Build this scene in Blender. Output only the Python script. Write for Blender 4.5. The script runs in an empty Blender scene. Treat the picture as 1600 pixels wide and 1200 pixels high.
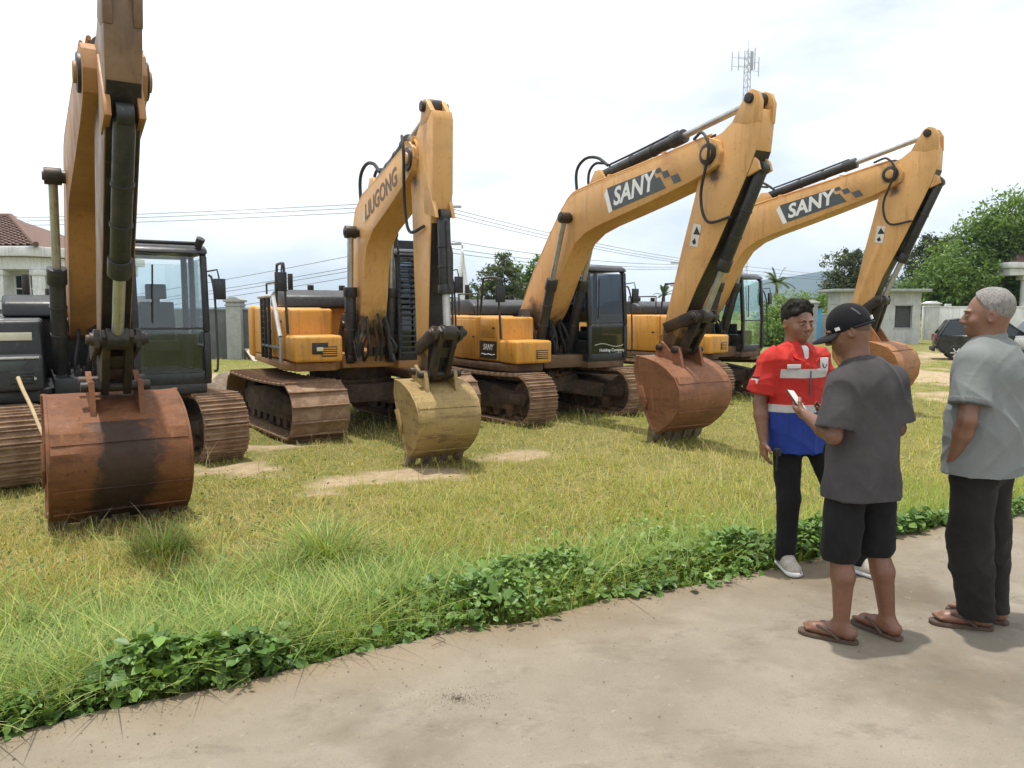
import bpy, bmesh, math, random
import numpy as np
from mathutils import Vector, Matrix
R = math.radians
SC = bpy.context.scene
COL = SC.collection
rng = np.random.default_rng(7)
random.seed(7)

# ------------------------------------------------------------------ camera, sky, sun, exposure
CAM_Z = 1.65
cam_d = bpy.data.cameras.new('camera')
cam = bpy.data.objects.new('camera', cam_d)
COL.objects.link(cam)
cam.location = (0, 0, CAM_Z)
PITCH = math.atan(115 / 1200)
cam.rotation_euler = (math.pi / 2 - PITCH, 0, 0)
cam_d.sensor_width = 36
cam_d.lens = 27.0
cam_d.clip_end = 12000
cam_d.clip_start = 0.05
SC.camera = cam

SUN_EL, SUN_AZ = 84, -60          # azimuth from +Y (away from the camera), negative = to the left
sd = Vector((math.sin(R(SUN_AZ)) * math.cos(R(SUN_EL)), math.cos(R(SUN_AZ)) * math.cos(R(SUN_EL)), math.sin(R(SUN_EL))))
sun_d = bpy.data.lights.new('sun', 'SUN')
sun_d.energy = 3.0
sun_d.angle = R(1.2)
sun_d.color = (1.0, 0.95, 0.86)
sun = bpy.data.objects.new('sun', sun_d)
COL.objects.link(sun)
sun.location = (-8, 14, 30)
sun.rotation_euler = sd.to_track_quat('Z', 'Y').to_euler()

W = bpy.data.worlds.new('World')
SC.world = W
W.use_nodes = True
nt = W.node_tree
nt.nodes.clear()
wo = nt.nodes.new('ShaderNodeOutputWorld')
bg = nt.nodes.new('ShaderNodeBackground')
bg.inputs['Strength'].default_value = 0.1
sky = nt.nodes.new('ShaderNodeTexSky')
sky.sky_type = 'NISHITA'
sky.sun_disc = False
sky.sun_elevation = R(SUN_EL)
sky.sun_rotation = R(SUN_AZ)
sky.air_density = 1.0
sky.dust_density = 2.0
tc = nt.nodes.new('ShaderNodeTexCoord')
mp = nt.nodes.new('ShaderNodeMapping')
mp.inputs['Scale'].default_value = (1.0, 1.0, 2.6)
mp.inputs['Location'].default_value = (0.35, 0.1, 0.2)
cn = nt.nodes.new('ShaderNodeTexNoise')
cn.inputs['Scale'].default_value = 2.2
cn.inputs['Detail'].default_value = 6
cn.inputs['Roughness'].default_value = 0.55
cr = nt.nodes.new('ShaderNodeValToRGB')
cr.color_ramp.elements[0].position = 0.36
cr.color_ramp.elements[0].color = (0.46, 0.46, 0.46, 1)
cr.color_ramp.elements[1].position = 0.58
cr.color_ramp.elements[1].color = (1, 1, 1, 1)
cn2 = nt.nodes.new('ShaderNodeTexNoise')
cn2.inputs['Scale'].default_value = 4.5
cn2.inputs['Detail'].default_value = 5
cc = nt.nodes.new('ShaderNodeValToRGB')
cc.color_ramp.elements[0].position = 0.35
cc.color_ramp.elements[0].color = (9.7, 10.1, 10.4, 1)
cc.color_ramp.elements[1].position = 0.6
cc.color_ramp.elements[1].color = (11.0, 11.1, 11.1, 1)
mx = nt.nodes.new('ShaderNodeMix')
mx.data_type = 'RGBA'
L = nt.links.new
L(tc.outputs['Generated'], mp.inputs['Vector'])
L(mp.outputs['Vector'], cn.inputs['Vector'])
L(mp.outputs['Vector'], cn2.inputs['Vector'])
L(cn.outputs['Fac'], cr.inputs['Fac'])
L(cn2.outputs['Fac'], cc.inputs['Fac'])
L(cr.outputs['Color'], mx.inputs['Factor'])
L(sky.outputs['Color'], mx.inputs['A'])
L(cc.outputs['Color'], mx.inputs['B'])
L(mx.outputs['Result'], bg.inputs['Color'])
L(bg.outputs['Background'], wo.inputs['Surface'])

vs = SC.view_settings
vs.view_transform = 'Standard'
vs.look = 'None'
vs.exposure = 0.5
vs.gamma = 1.0
vs.use_curve_mapping = False
SC.render.engine = 'CYCLES'
SC.cycles.max_bounces = 8
SC.cycles.transparent_max_bounces = 24

# ------------------------------------------------------------------ helpers
def unproj(px, py, z=0.0):
    """a pixel of the 1600x1200 photo -> the point at height z (used once, to survey the place)"""
    a = (px - 800) / 1200; b = -(py - 600) / 1200
    c, s = math.cos(PITCH), math.sin(PITCH)
    dy, dz = c + b * s, -s + b * c
    t = (z - CAM_Z) / dz
    return (a * t, dy * t, z)

def at(px, py, d):
    """a pixel of the photo at depth d along +Y -> the point"""
    a = (px - 800) / 1200; b = -(py - 600) / 1200
    c, s = math.cos(PITCH), math.sin(PITCH)
    dy, dz = c + b * s, -s + b * c
    t = d / dy
    return (a * t, d, CAM_Z + dz * t)

def tag(o, label=None, cat=None, group=None, kind=None):
    if label: o['label'] = label
    if cat: o['category'] = cat
    if group: o['group'] = group
    if kind: o['kind'] = kind
    return o

def empty(name, loc=(0, 0, 0), rz=0, label=None, cat=None, group=None, s=1.0):
    o = bpy.data.objects.new(name, None)
    COL.objects.link(o)
    o.empty_display_size = 0.2
    o.location = loc; o.rotation_euler = (0, 0, rz); o.scale = (s, s, s)
    return tag(o, label, cat, group)

def link(name, me, parent=None, mats=()):
    o = bpy.data.objects.new(name, me)
    COL.objects.link(o)
    if parent: o.parent = parent
    for m in mats: me.materials.append(m)
    return o

def shade(me, ang=35):
    me.polygons.foreach_set('use_smooth', np.ones(len(me.polygons), bool))
    me.set_sharp_from_angle(angle=R(ang))

class MB:
    def __init__(s): s.v = []; s.f = []; s.m = []
    def add(s, vs, fs, mi=0):
        n = len(s.v)
        s.v += [tuple(v) for v in vs]
        for f in fs: s.f.append(tuple(i + n for i in f)); s.m.append(mi)
        return s
    def box(s, lo, hi, mi=0, M=None):
        (a, b, c), (d, e, f) = lo, hi
        vs = [(a,b,c),(d,b,c),(d,e,c),(a,e,c),(a,b,f),(d,b,f),(d,e,f),(a,e,f)]
        if M: vs = [M @ Vector(v) for v in vs]
        return s.add(vs, [(3,2,1,0),(4,5,6,7),(0,1,5,4),(1,2,6,5),(2,3,7,6),(3,0,4,7)], mi)
    def prism(s, poly, y0, y1, mi=0, ax='y'):
        n = len(poly)
        A = sum(poly[i][0] * poly[(i+1) % n][1] - poly[(i+1) % n][0] * poly[i][1] for i in range(n))
        if A < 0: poly = poly[::-1]
        def P(p, t):
            return (p[0], t, p[1]) if ax == 'y' else ((p[0], p[1], t) if ax == 'z' else (t, p[0], p[1]))
        vs = [P(p, y0) for p in poly] + [P(p, y1) for p in poly]
        fl = ax != 'y'
        fs = [tuple(range(n)) if not fl else tuple(range(n))[::-1], tuple(range(n, 2*n))[::-1] if not fl else tuple(range(n, 2*n))]
        for i in range(n):
            j = (i+1) % n
            fs.append((i, n+i, n+j, j) if not fl else (i, j, n+j, n+i))
        return s.add(vs, fs, mi)
    def cyl(s, a, b, r, r2=None, n=14, mi=0, cap=True):
        a, b = Vector(a), Vector(b); r2 = r if r2 is None else r2
        d = (b - a).normalized()
        u = d.orthogonal().normalized(); w = d.cross(u)
        vs = []
        for P, q in ((a, r), (b, r2)):
            for i in range(n):
                t = 2 * math.pi * i / n
                vs.append(P + (u * math.cos(t) + w * math.sin(t)) * q)
        fs = [(i, (i+1) % n, n + (i+1) % n, n + i) for i in range(n)]
        if cap: fs += [tuple(range(n))[::-1], tuple(range(n, 2*n))]
        return s.add(vs, fs, mi)
    def beam(s, a, b, w, h, mi=0, up=(0, 0, 1)):
        a, b = Vector(a), Vector(b)
        d = (b - a).normalized(); up = Vector(up)
        if abs(d.dot(up)) > .98: up = Vector((1, 0, 0))
        u = d.cross(up).normalized(); v = u.cross(d)
        vs = []
        for P in (a, b):
            for p, q in ((-1,-1),(1,-1),(1,1),(-1,1)):
                vs.append(P + u * (p * w / 2) + v * (q * h / 2))
        return s.add(vs, [(3,2,1,0),(4,5,6,7),(0,1,5,4),(1,2,6,5),(2,3,7,6),(3,0,4,7)], mi)
    def tube(s, path, r, n=8, mi=0, r_end=None):
        P = [Vector(p) for p in path]
        k = len(P); vs = []; u = None
        for i in range(k):
            d = (P[min(i+1, k-1)] - P[max(i-1, 0)]).normalized()
            if u is None: u = d.orthogonal().normalized()
            else:
                u = u - d * u.dot(d)
                u = u.normalized() if u.length > 1e-6 else d.orthogonal().normalized()
            w = d.cross(u)
            q = r if r_end is None else r + (r_end - r) * i / (k - 1)
            for j in range(n):
                t = 2 * math.pi * j / n
                vs.append(P[i] + (u * math.cos(t) + w * math.sin(t)) * q)
        fs = []
        for i in range(k-1):
            for j in range(n):
                fs.append((i*n + j, i*n + (j+1) % n, (i+1)*n + (j+1) % n, (i+1)*n + j))
        fs += [tuple(range(n))[::-1], tuple(range((k-1)*n, k*n))]
        return s.add(vs, fs, mi)
    def mesh(s, name, bevel=0, smooth=35, seg=2):
        me = bpy.data.meshes.new(name)
        me.from_pydata(s.v, [], s.f)
        me.polygons.foreach_set('material_index', s.m)
        me.validate()
        if bevel:
            bm = bmesh.new(); bm.from_mesh(me)
            es = [e for e in bm.edges if len(e.link_faces) == 2 and e.calc_face_angle(0) > R(28)]
            bmesh.ops.bevel(bm, geom=es, offset=bevel, segments=seg, profile=.5, affect='EDGES', clamp_overlap=True)
            bm.to_mesh(me); bm.free()
        if smooth: shade(me, smooth)
        return me
    def build(s, name, mats, parent=None, bevel=0, smooth=35, seg=2):
        if not isinstance(mats, (list, tuple)): mats = [mats]
        return link(name, s.mesh(name, bevel, smooth, seg), parent, mats)

def smooth_path(pts, n=6):
    """Catmull-Rom through the points"""
    P = [Vector(p) for p in pts]
    P = [P[0] * 2 - P[1]] + P + [P[-1] * 2 - P[-2]]
    out = []
    for i in range(1, len(P) - 2):
        for k in range(n):
            t = k / n
            a, b, c, d = P[i-1], P[i], P[i+1], P[i+2]
            out.append(.5 * ((2*b) + (c - a) * t + (2*a - 5*b + 4*c - d) * t*t + (3*b - a - 3*c + d) * t**3))
    out.append(P[-2])
    return out

def np_mesh(name, verts, faces, n, mats, parent=None, col=None, smooth=True):
    """faces: (k,n) int array, one polygon size; col: (nverts,3) colour attribute"""
    me = bpy.data.meshes.new(name)
    k = len(faces)
    me.vertices.add(len(verts)); me.vertices.foreach_set('co', np.ascontiguousarray(verts, np.float32).ravel())
    me.loops.add(k * n); me.loops.foreach_set('vertex_index', np.ascontiguousarray(faces, np.int32).ravel())
    me.polygons.add(k)
    me.polygons.foreach_set('loop_start', np.arange(0, k * n, n, dtype=np.int32))
    me.polygons.foreach_set('loop_total', np.full(k, n, np.int32))
    if smooth: me.polygons.foreach_set('use_smooth', np.ones(k, bool))
    me.update(calc_edges=True)
    if col is not None:
        ca = me.color_attributes.new('Col', 'FLOAT_COLOR', 'POINT')
        c4 = np.ones((len(verts), 4), np.float32); c4[:, :3] = col
        ca.data.foreach_set('color', c4.ravel())
    return link(name, me, parent, mats if isinstance(mats, (list, tuple)) else [mats])

def text_mesh(name, s, size, mat, parent, M, shear=0.0, bold=0.0, extrude=0.001, align='CENTER'):
    cu = bpy.data.curves.new(name, 'FONT')
    cu.body = s; cu.size = size; cu.shear = shear; cu.offset = bold; cu.extrude = extrude
    cu.align_x = align; cu.align_y = 'CENTER'; cu.resolution_u = 3
    t = bpy.data.objects.new('tmp', cu); COL.objects.link(t)
    dg = bpy.context.evaluated_depsgraph_get()
    me = bpy.data.meshes.new_from_object(t.evaluated_get(dg))
    bpy.data.objects.remove(t); bpy.data.curves.remove(cu)
    me.transform(M); me.name = name
    me.materials.clear()
    return link(name, me, parent, [mat])

# ------------------------------------------------------------------ materials
def nodes(name):
    m = bpy.data.materials.new(name); m.use_nodes = True
    t = m.node_tree; t.nodes.clear()
    o = t.nodes.new('ShaderNodeOutputMaterial')
    return m, t, o
def N(t, k, **kw):
    n = t.nodes.new(k)
    for a, b in kw.items():
        if a in n.inputs: n.inputs[a].default_value = b
        else: setattr(n, a, b)
    return n
def c4(c): return (c[0], c[1], c[2], 1)
def noise(t, vec, scale, detail=5, rough=.55, dist=0):
    n = N(t, 'ShaderNodeTexNoise'); n.inputs['Scale'].default_value = scale
    n.inputs['Detail'].default_value = detail; n.inputs['Roughness'].default_value = rough
    n.inputs['Distortion'].default_value = dist
    if vec is not None: t.links.new(vec, n.inputs['Vector'])
    return n.outputs['Fac']
def ramp(t, fac, a, b, ca=(0,0,0), cb=(1,1,1)):
    n = N(t, 'ShaderNodeValToRGB')
    e = n.color_ramp.elements
    e[0].position = a; e[0].color = c4(ca); e[1].position = b; e[1].color = c4(cb)
    t.links.new(fac, n.inputs['Fac'])
    return n.outputs['Color']
def mix(t, fac, a, b, mode='MIX'):
    n = N(t, 'ShaderNodeMix'); n.data_type = 'RGBA'; n.blend_type = mode
    for v, k in ((fac, 'Factor'), (a, 'A'), (b, 'B')):
        if hasattr(v, 'is_linked'): t.links.new(v, n.inputs[k])
        elif isinstance(v, (int, float)): n.inputs[k].default_value = v
        else: n.inputs[k].default_value = c4(v)
    return n.outputs['Result']
def coords(t, scale=(1,1,1), which='Object'):
    tcn = N(t, 'ShaderNodeTexCoord'); m = N(t, 'ShaderNodeMapping')
    m.inputs['Scale'].default_value = scale
    t.links.new(tcn.outputs[which], m.inputs['Vector'])
    return m.outputs['Vector']
def finish(t, o, col, rough=.6, metal=0, bump=None, bstr=.3, bdist=.02, spec=.5):
    b = N(t, 'ShaderNodeBsdfPrincipled')
    if hasattr(col, 'is_linked'): t.links.new(col, b.inputs['Base Color'])
    else: b.inputs['Base Color'].default_value = c4(col)
    if hasattr(rough, 'is_linked'): t.links.new(rough, b.inputs['Roughness'])
    else: b.inputs['Roughness'].default_value = rough
    b.inputs['Metallic'].default_value = metal
    b.inputs['Specular IOR Level'].default_value = spec
    if bump is not None:
        bn = N(t, 'ShaderNodeBump'); bn.inputs['Strength'].default_value = bstr; bn.inputs['Distance'].default_value = bdist
        t.links.new(bump, bn.inputs['Height']); t.links.new(bn.outputs['Normal'], b.inputs['Normal'])
    t.links.new(b.outputs['BSDF'], o.inputs['Surface'])
    return b
def pm(name, c1, c2, scale=3, rough=.6, metal=0, dirt=None, damt=(.5, .7), dscale=2.0, streak=None, bscale=40, bstr=.15, bdist=.01, spec=.5, stretch=(1,1,1)):
    """weathered surface: two tones, dirt patches with their own shape, vertical streaks, fine relief"""
    m, t, o = nodes(name)
    v = coords(t, stretch)
    c = mix(t, ramp(t, noise(t, v, scale, 6, .6), .35, .65), c1, c2)
    if dirt:
        f = ramp(t, noise(t, v, dscale, 9, .68, .4), damt[0], damt[1])
        c = mix(t, f, c, dirt)
        f2 = ramp(t, noise(t, v, dscale * 9, 4, .6), .58, .78)
        c = mix(t, f2, c, dirt)
    if streak:
        sv = coords(t, (9, 9, .7))
        f3 = ramp(t, noise(t, sv, 1.6, 6, .6), .52, .72)
        c = mix(t, f3, c, streak)
    rr = ramp(t, noise(t, v, scale * 2.3, 4), .3, .7, (max(rough - .12, .05),) * 3, (min(rough + .15, 1),) * 3)
    finish(t, o, c, rr, metal, noise(t, v, bscale, 6, .6), bstr, bdist, spec)
    return m
def stained(name, c1, c2, dirt, stains, rough=.45):
    """paint with grease smears of ragged outline at the pins, given as (x, z, radius) in the machine's own frame"""
    m, t, o = nodes(name)
    v = coords(t)
    c = mix(t, ramp(t, noise(t, v, 1.4, 6, .6), .35, .65), c1, c2)
    c = mix(t, ramp(t, noise(t, v, 1.3, 9, .68, .4), .56, .8), c, dirt)
    c = mix(t, ramp(t, noise(t, v, 12, 5, .65), .6, .78), c, dirt)
    c = mix(t, ramp(t, noise(t, coords(t, (9, 9, .7)), 1.6, 6, .6), .54, .74), c, tuple(x * .75 for x in c1))
    c = mix(t, ramp(t, noise(t, v, 34, 3, .5), .70, .74), c, (.10, .045, .022))
    sep = N(t, 'ShaderNodeSeparateXYZ'); t.links.new(v, sep.inputs[0])
    cmb = N(t, 'ShaderNodeCombineXYZ'); t.links.new(sep.outputs['X'], cmb.inputs['X']); t.links.new(sep.outputs['Z'], cmb.inputs['Z'])
    nz = noise(t, v, 4.5, 8, .7)
    for (x, z, r) in stains:
        vd = N(t, 'ShaderNodeVectorMath', operation='DISTANCE'); t.links.new(cmb.outputs[0], vd.inputs[0]); vd.inputs[1].default_value = (x, 0, z)
        ma = N(t, 'ShaderNodeMath', operation='MULTIPLY_ADD'); t.links.new(nz, ma.inputs[0]); ma.inputs[1].default_value = r * 2.6; t.links.new(vd.outputs['Value'], ma.inputs[2])
        c = mix(t, ramp(t, ma.outputs[0], r * 1.75, r * 2.5, (.88,) * 3, (0, 0, 0)), c, (.035, .025, .02))
    finish(t, o, c, ramp(t, noise(t, v, 3.3, 4), .3, .7, (rough - .1,) * 3, (rough + .18,) * 3), 0, noise(t, v, 40, 6, .6), .15, .01, .45)
    return m
def glass(name, tint=(.8, .85, .84), f=.18, rough=.03):
    m, t, o = nodes(name)
    tr = N(t, 'ShaderNodeBsdfTransparent'); tr.inputs['Color'].default_value = c4(tint)
    gl = N(t, 'ShaderNodeBsdfGlossy'); gl.inputs['Roughness'].default_value = rough
    gl.inputs['Color'].default_value = (.9, .95, 1, 1)
    lw = N(t, 'ShaderNodeLayerWeight'); lw.inputs['Blend'].default_value = .5
    ms = N(t, 'ShaderNodeMixShader')
    pw = N(t, 'ShaderNodeMath', operation='POWER'); t.links.new(lw.outputs['Facing'], pw.inputs[0]); pw.inputs[1].default_value = 3.0
    ml = N(t, 'ShaderNodeMath', operation='MULTIPLY_ADD'); t.links.new(pw.outputs[0], ml.inputs[0]); ml.inputs[1].default_value = .6; ml.inputs[2].default_value = f * .2
    t.links.new(ml.outputs[0], ms.inputs['Fac'])
    t.links.new(tr.outputs[0], ms.inputs[1]); t.links.new(gl.outputs[0], ms.inputs[2])
    t.links.new(ms.outputs[0], o.inputs['Surface'])
    return m
def leafmat(name, tint=(1, 1, 1), trans=.35, rough=.55, attr=True, base=(.07, .12, .03)):
    """leaf: colour attribute per leaf, a little light passes through"""
    m, t, o = nodes(name)
    if attr:
        a = N(t, 'ShaderNodeAttribute'); a.attribute_name = 'Col'
        c = mix(t, 1.0, a.outputs['Color'], tint, 'MULTIPLY')
    else:
        v = coords(t); c = mix(t, noise(t, v, 3), base, tuple(x * 1.5 for x in base))
    b = N(t, 'ShaderNodeBsdfPrincipled'); b.inputs['Roughness'].default_value = rough
    b.inputs['Specular IOR Level'].default_value = .35
    t.links.new(c, b.inputs['Base Color'])
    tl = N(t, 'ShaderNodeBsdfTranslucent')
    t.links.new(mix(t, 1.0, c, (1.3, 1.25, .6), 'MULTIPLY'), tl.inputs['Color'])
    ms = N(t, 'ShaderNodeMixShader'); ms.inputs['Fac'].default_value = trans
    t.links.new(b.outputs[0], ms.inputs[1]); t.links.new(tl.outputs[0], ms.inputs[2])
    t.links.new(ms.outputs[0], o.inputs['Surface'])
    return m

Mt = {}
DUST = (.30, .22, .14)
Mt['yellow'] = pm('yellow_paint', (.60, .275, .04), (.66, .315, .055), 2.0, .42, 0, (.33, .19, .07), (.56, .78), 1.6, (.40, .20, .05), spec=.45)
Mt['tan'] = pm('faded_yellow_paint', (.58, .315, .11), (.64, .36, .135), 1.4, .42, 0, (.36, .19, .07), (.58, .8), 1.3, (.46, .24, .07), spec=.45)
Mt['orange'] = pm('old_orange_paint', (.33, .155, .05), (.39, .19, .066), 1.4, .5, 0, (.19, .095, .04), (.5, .72), 1.2, (.30, .14, .045))
Mt['char'] = pm('charcoal_paint', (.022, .024, .028), (.035, .037, .04), 2, .42, 0, (.10, .085, .07), (.58, .85), 2)
Mt['black'] = pm('black_paint', (.012, .013, .016), (.022, .023, .027), 2, .38, 0, (.07, .06, .05), (.6, .9), 2.2)
Mt['grease'] = pm('greasy_steel', (.018, .015, .013), (.035, .028, .022), 4, .45, .2, (.09, .05, .03), (.5, .72), 3, bscale=25, bstr=.4)
Mt['cyl'] = pm('cylinder_black', (.02, .021, .024), (.035, .034, .034), 4, .4, .1, (.10, .07, .05), (.55, .8), 3)
Mt['chrome'] = pm('dull_chrome', (.50, .49, .48), (.40, .39, .38), 6, .38, .75, (.25, .16, .1), (.55, .8), 4)
Mt['rubber'] = pm('hose_rubber', (.018, .017, .016), (.03, .028, .026), 8, .6)
Mt['mudsteel'] = pm('muddy_track_steel', (.19, .11, .065), (.27, .165, .10), 5, .75, .1, (.33, .225, .145), (.48, .62), 4, bscale=30, bstr=.7, bdist=.02)
Mt['underside'] = pm('muddy_dark_steel', (.05, .035, .026), (.09, .06, .042), 4, .85, .05, (.19, .115, .07), (.48, .68), 2.4, bscale=22, bstr=.6, bdist=.03)
Mt['deck'] = pm('dirty_deck_steel', (.09, .05, .03), (.14, .08, .045), 3, .7, .1, (.20, .12, .07), (.5, .7), 2.5)
Mt['mud'] = pm('caked_red_mud', (.20, .11, .06), (.28, .165, .095), 8, .95, 0, (.15, .08, .045), (.5, .65), 6, bscale=16, bstr=1, bdist=.05)
Mt['wornsteel'] = pm('worn_tooth_steel', (.20, .165, .13), (.30, .26, .215), 9, .5, .5, (.14, .085, .05), (.45, .65), 6, bscale=30, bstr=.5)
Mt['decal'] = pm('decal_slate', (.055, .065, .072), (.07, .08, .088), 5, .4)
Mt['white'] = pm('white_paint', (.72, .72, .70), (.78, .78, .76), 3, .5, 0, (.5, .46, .4), (.6, .85), 2.5)
Mt['plate'] = pm('black_plate', (.014, .014, .015), (.02, .02, .02), 4, .4)
Mt['fabric_seat'] = pm('seat_fabric', (.02, .02, .022), (.03, .03, .032), 9, .85)
Mt['glass'] = glass('cab_glass', (.90, .94, .94), .22)
Mt['glass_dark'] = glass('cab_glass_tinted', (.40, .43, .46), .22)
Mt['glass_green'] = glass('cab_glass_green', (.84, .94, .90), .26)
# ------------------------------------------------------------------ ground
GZ = -0.30
EDGE_PX = [(-400, 1262), (0, 1150), (150, 1108), (330, 1072), (470, 1040), (560, 1014), (700, 985), (840, 962), (1000, 926), (1180, 892), (1300, 862), (1400, 835), (1480, 818), (1600, 800), (1900, 760)]
EDGE = np.array([unproj(*p)[:2] for p in EDGE_PX])
def edge_y(x): return np.interp(x, EDGE[:, 0], EDGE[:, 1])
def vnoise(x, y, s, seed=0):
    """smooth value noise, 0..1"""
    x = np.asarray(x, float) * s + seed * 17.31; y = np.asarray(y, float) * s + seed * 9.77
    xi = np.floor(x); yi = np.floor(y); fx = x - xi; fy = y - yi
    fx = fx * fx * (3 - 2 * fx); fy = fy * fy * (3 - 2 * fy)
    def h(a, b):
        q = np.sin(a * 127.1 + b * 311.7 + seed * 3.3) * 43758.5453
        return q - np.floor(q)
    return (h(xi, yi) * (1 - fx) + h(xi + 1, yi) * fx) * (1 - fy) + (h(xi, yi + 1) * (1 - fx) + h(xi + 1, yi + 1) * fx) * fy
def sstep(a, b, x):
    t = np.clip((x - a) / (b - a), 0, 1); return t * t * (3 - 2 * t)
def ground_z(x, y):
    x = np.asarray(x, float); y = np.asarray(y, float)
    d = (y - edge_y(x)) * .87
    z = GZ + .24 * (1 - sstep(.0, 1.5, d))
    near = 1 - sstep(16, 40, y)
    z = z + near * ((vnoise(x, y, .8, 1) - .5) * .08 + (vnoise(x, y, 3.1, 2) - .5) * .03) * sstep(-.1, .6, d)
    return z
gx = np.unique(np.concatenate([np.linspace(-14, 16, 200), -14 - np.geomspace(.3, 4000, 34), 16 + np.geomspace(.3, 4000, 34)]))
gy = np.unique(np.concatenate([np.linspace(1.0, 26, 170), 26 + np.geomspace(.3, 6000, 36), 1 - np.geomspace(.3, 400, 14)]))
GX, GY = np.meshgrid(gx, gy)
GV = np.stack([GX, GY, np.where(GY < edge_y(GX) - .35, GZ - .12, ground_z(GX, GY))], -1).reshape(-1, 3)
nx, ny = len(gx), len(gy)
ii = (np.arange(ny - 1)[:, None] * nx + np.arange(nx - 1)[None]).ravel()
GF = np.stack([ii, ii + 1, ii + nx + 1, ii + nx], 1)
def bare(x, y):
    """0 = turf, 1 = trodden bare soil"""
    def blob(px, py, rx, ry):
        c = unproj(px, py, GZ)
        return np.exp(-(((x - c[0]) / rx) ** 2 + ((y - c[1]) / ry) ** 2) * 1.2)
    b = blob(560, 752, .5, .3) * .9 + blob(500, 775, .4, .22) * .7 + blob(620, 735, .5, .25) * .8 + blob(345, 735, .8, .45) * .9 + blob(690, 738, .6, .35) * .75 + blob(420, 700, .8, .4) * .8
    b = b + blob(1500, 590, 2.6, 3.5) + blob(1470, 620, 1.5, 1.2) * .8 + blob(1560, 560, 5, 5) * .8 + blob(30, 790, .7, .5) * .6 + blob(340, 590, 3, 2.2) * .9 + blob(790, 715, .9, .5) * .6
    return np.clip(b + (vnoise(x, y, 1.7, 5) - .5) * .7 + (vnoise(x, y, 6.3, 15) - .5) * .35 * (b > .1), 0, 1)
bc = bare(GV[:, 0], GV[:, 1])
m, t, o = nodes('field_soil')
a = N(t, 'ShaderNodeAttribute'); a.attribute_name = 'Col'
v = coords(t)
soil = mix(t, ramp(t, noise(t, v, 6, 8, .65), .35, .65), (.30, .225, .135), (.44, .345, .225))
turf = mix(t, ramp(t, noise(t, v, 2.2, 8, .7), .35, .65), (.14, .155, .035), (.27, .235, .085))
turf = mix(t, ramp(t, noise(t, v, 22, 4, .7), .45, .7), turf, (.07, .08, .02))
f = ramp(t, a.outputs['Fac'], .3, .65)
finish(t, o, mix(t, f, turf, soil), .95, 0, noise(t, v, 30, 8, .7), .8, .03, .2)
Mt['soil'] = m
ground = np_mesh('ground', GV, GF, 4, Mt['soil'], col=np.repeat(bc[:, None], 3, 1))
ground['kind'] = 'structure'

# concrete apron: a real slab with a ragged edge
m, t, o = nodes('old_concrete')
v = coords(t)
c = mix(t, ramp(t, noise(t, v, 1.1, 9, .62, .2), .3, .7), (.175, .15, .112), (.285, .252, .20))
c = mix(t, ramp(t, noise(t, v, 3.2, 8, .65, .3), .52, .72), c, (.285, .25, .20))
c = mix(t, ramp(t, noise(t, v, .7, 7, .6, .3), .52, .66), c, (.135, .11, .078))
c = mix(t, ramp(t, noise(t, v, 60, 4, .6), .60, .74), c, (.15, .12, .095))
c = mix(t, ramp(t, noise(t, coords(t, (1, 1.6, 1)), 2.0, 10, .75, .2), .53, .74), c, (.125, .105, .078))
c = mix(t, ramp(t, noise(t, v, 140, 3, .7), .35, .65, (.25,) * 3, (0, 0, 0)), c, (.12, .10, .08))
c = mix(t, ramp(t, noise(t, v, 16, 6, .7), .62, .75), c, (.32, .285, .235))
vo = N(t, 'ShaderNodeTexVoronoi'); vo.inputs['Scale'].default_value = 11
t.links.new(v, vo.inputs['Vector'])
c = mix(t, ramp(t, vo.outputs['Distance'], .02, .05, (1, 1, 1), (0, 0, 0)), c, (.11, .085, .065))
a = N(t, 'ShaderNodeAttribute'); a.attribute_name = 'Col'
c = mix(t, a.outputs['Fac'], c, (.225, .165, .095))
hb = N(t, 'ShaderNodeMath', operation='ADD')
t.links.new(noise(t, v, 45, 8, .7), hb.inputs[0]); t.links.new(noise(t, v, 5, 5, .6), hb.inputs[1])
finish(t, o, c, ramp(t, noise(t, v, 4, 5), .3, .7, (.7,) * 3, (.95,) * 3), 0, hb.outputs[0], .35, .012, .3)
Mt['concrete'] = m
ex = np.linspace(EDGE[0, 0], EDGE[-1, 0], 420)
ey = edge_y(ex) + (vnoise(ex, ex * 0, 4, 3) - .5) * .10 + (vnoise(ex, ex * 0, 17, 4) - .5) * .03
rows = [0, .02, .06, .12, .2, .32, .5, .8, 1.3, 2.2, 4, 8, 16]
SV, SCOL = [], []
for r_ in rows:
    k = np.exp(-(r_ / .28)) * (.35 + .65 * vnoise(ex, ex * 0 + r_ * 3, 2.4, 8)) * np.where(r_ < 1.5, 1, 0)
    SV.append(np.stack([ex + r_ * .25, ey - r_, ex * 0 - (.006 if r_ == 0 else 0)], 1)); SCOL.append(np.clip(k, 0, .9))
SV = np.array(SV)
low = SV[0].copy(); low[:, 2] = -.45
SV = np.concatenate([low[None], SV]); SCOL = np.array([SCOL[0]] + SCOL)
nr, ncx = SV.shape[:2]
ii = (np.arange(nr - 1)[:, None] * ncx + np.arange(ncx - 1)[None]).ravel()
SF = np.stack([ii, ii + ncx, ii + ncx + 1, ii + 1], 1)
slab = np_mesh('pavement', SV.reshape(-1, 3), SF, 4, Mt['concrete'], col=np.repeat(SCOL.reshape(-1, 1), 3, 1))
slab['kind'] = 'structure'

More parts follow.
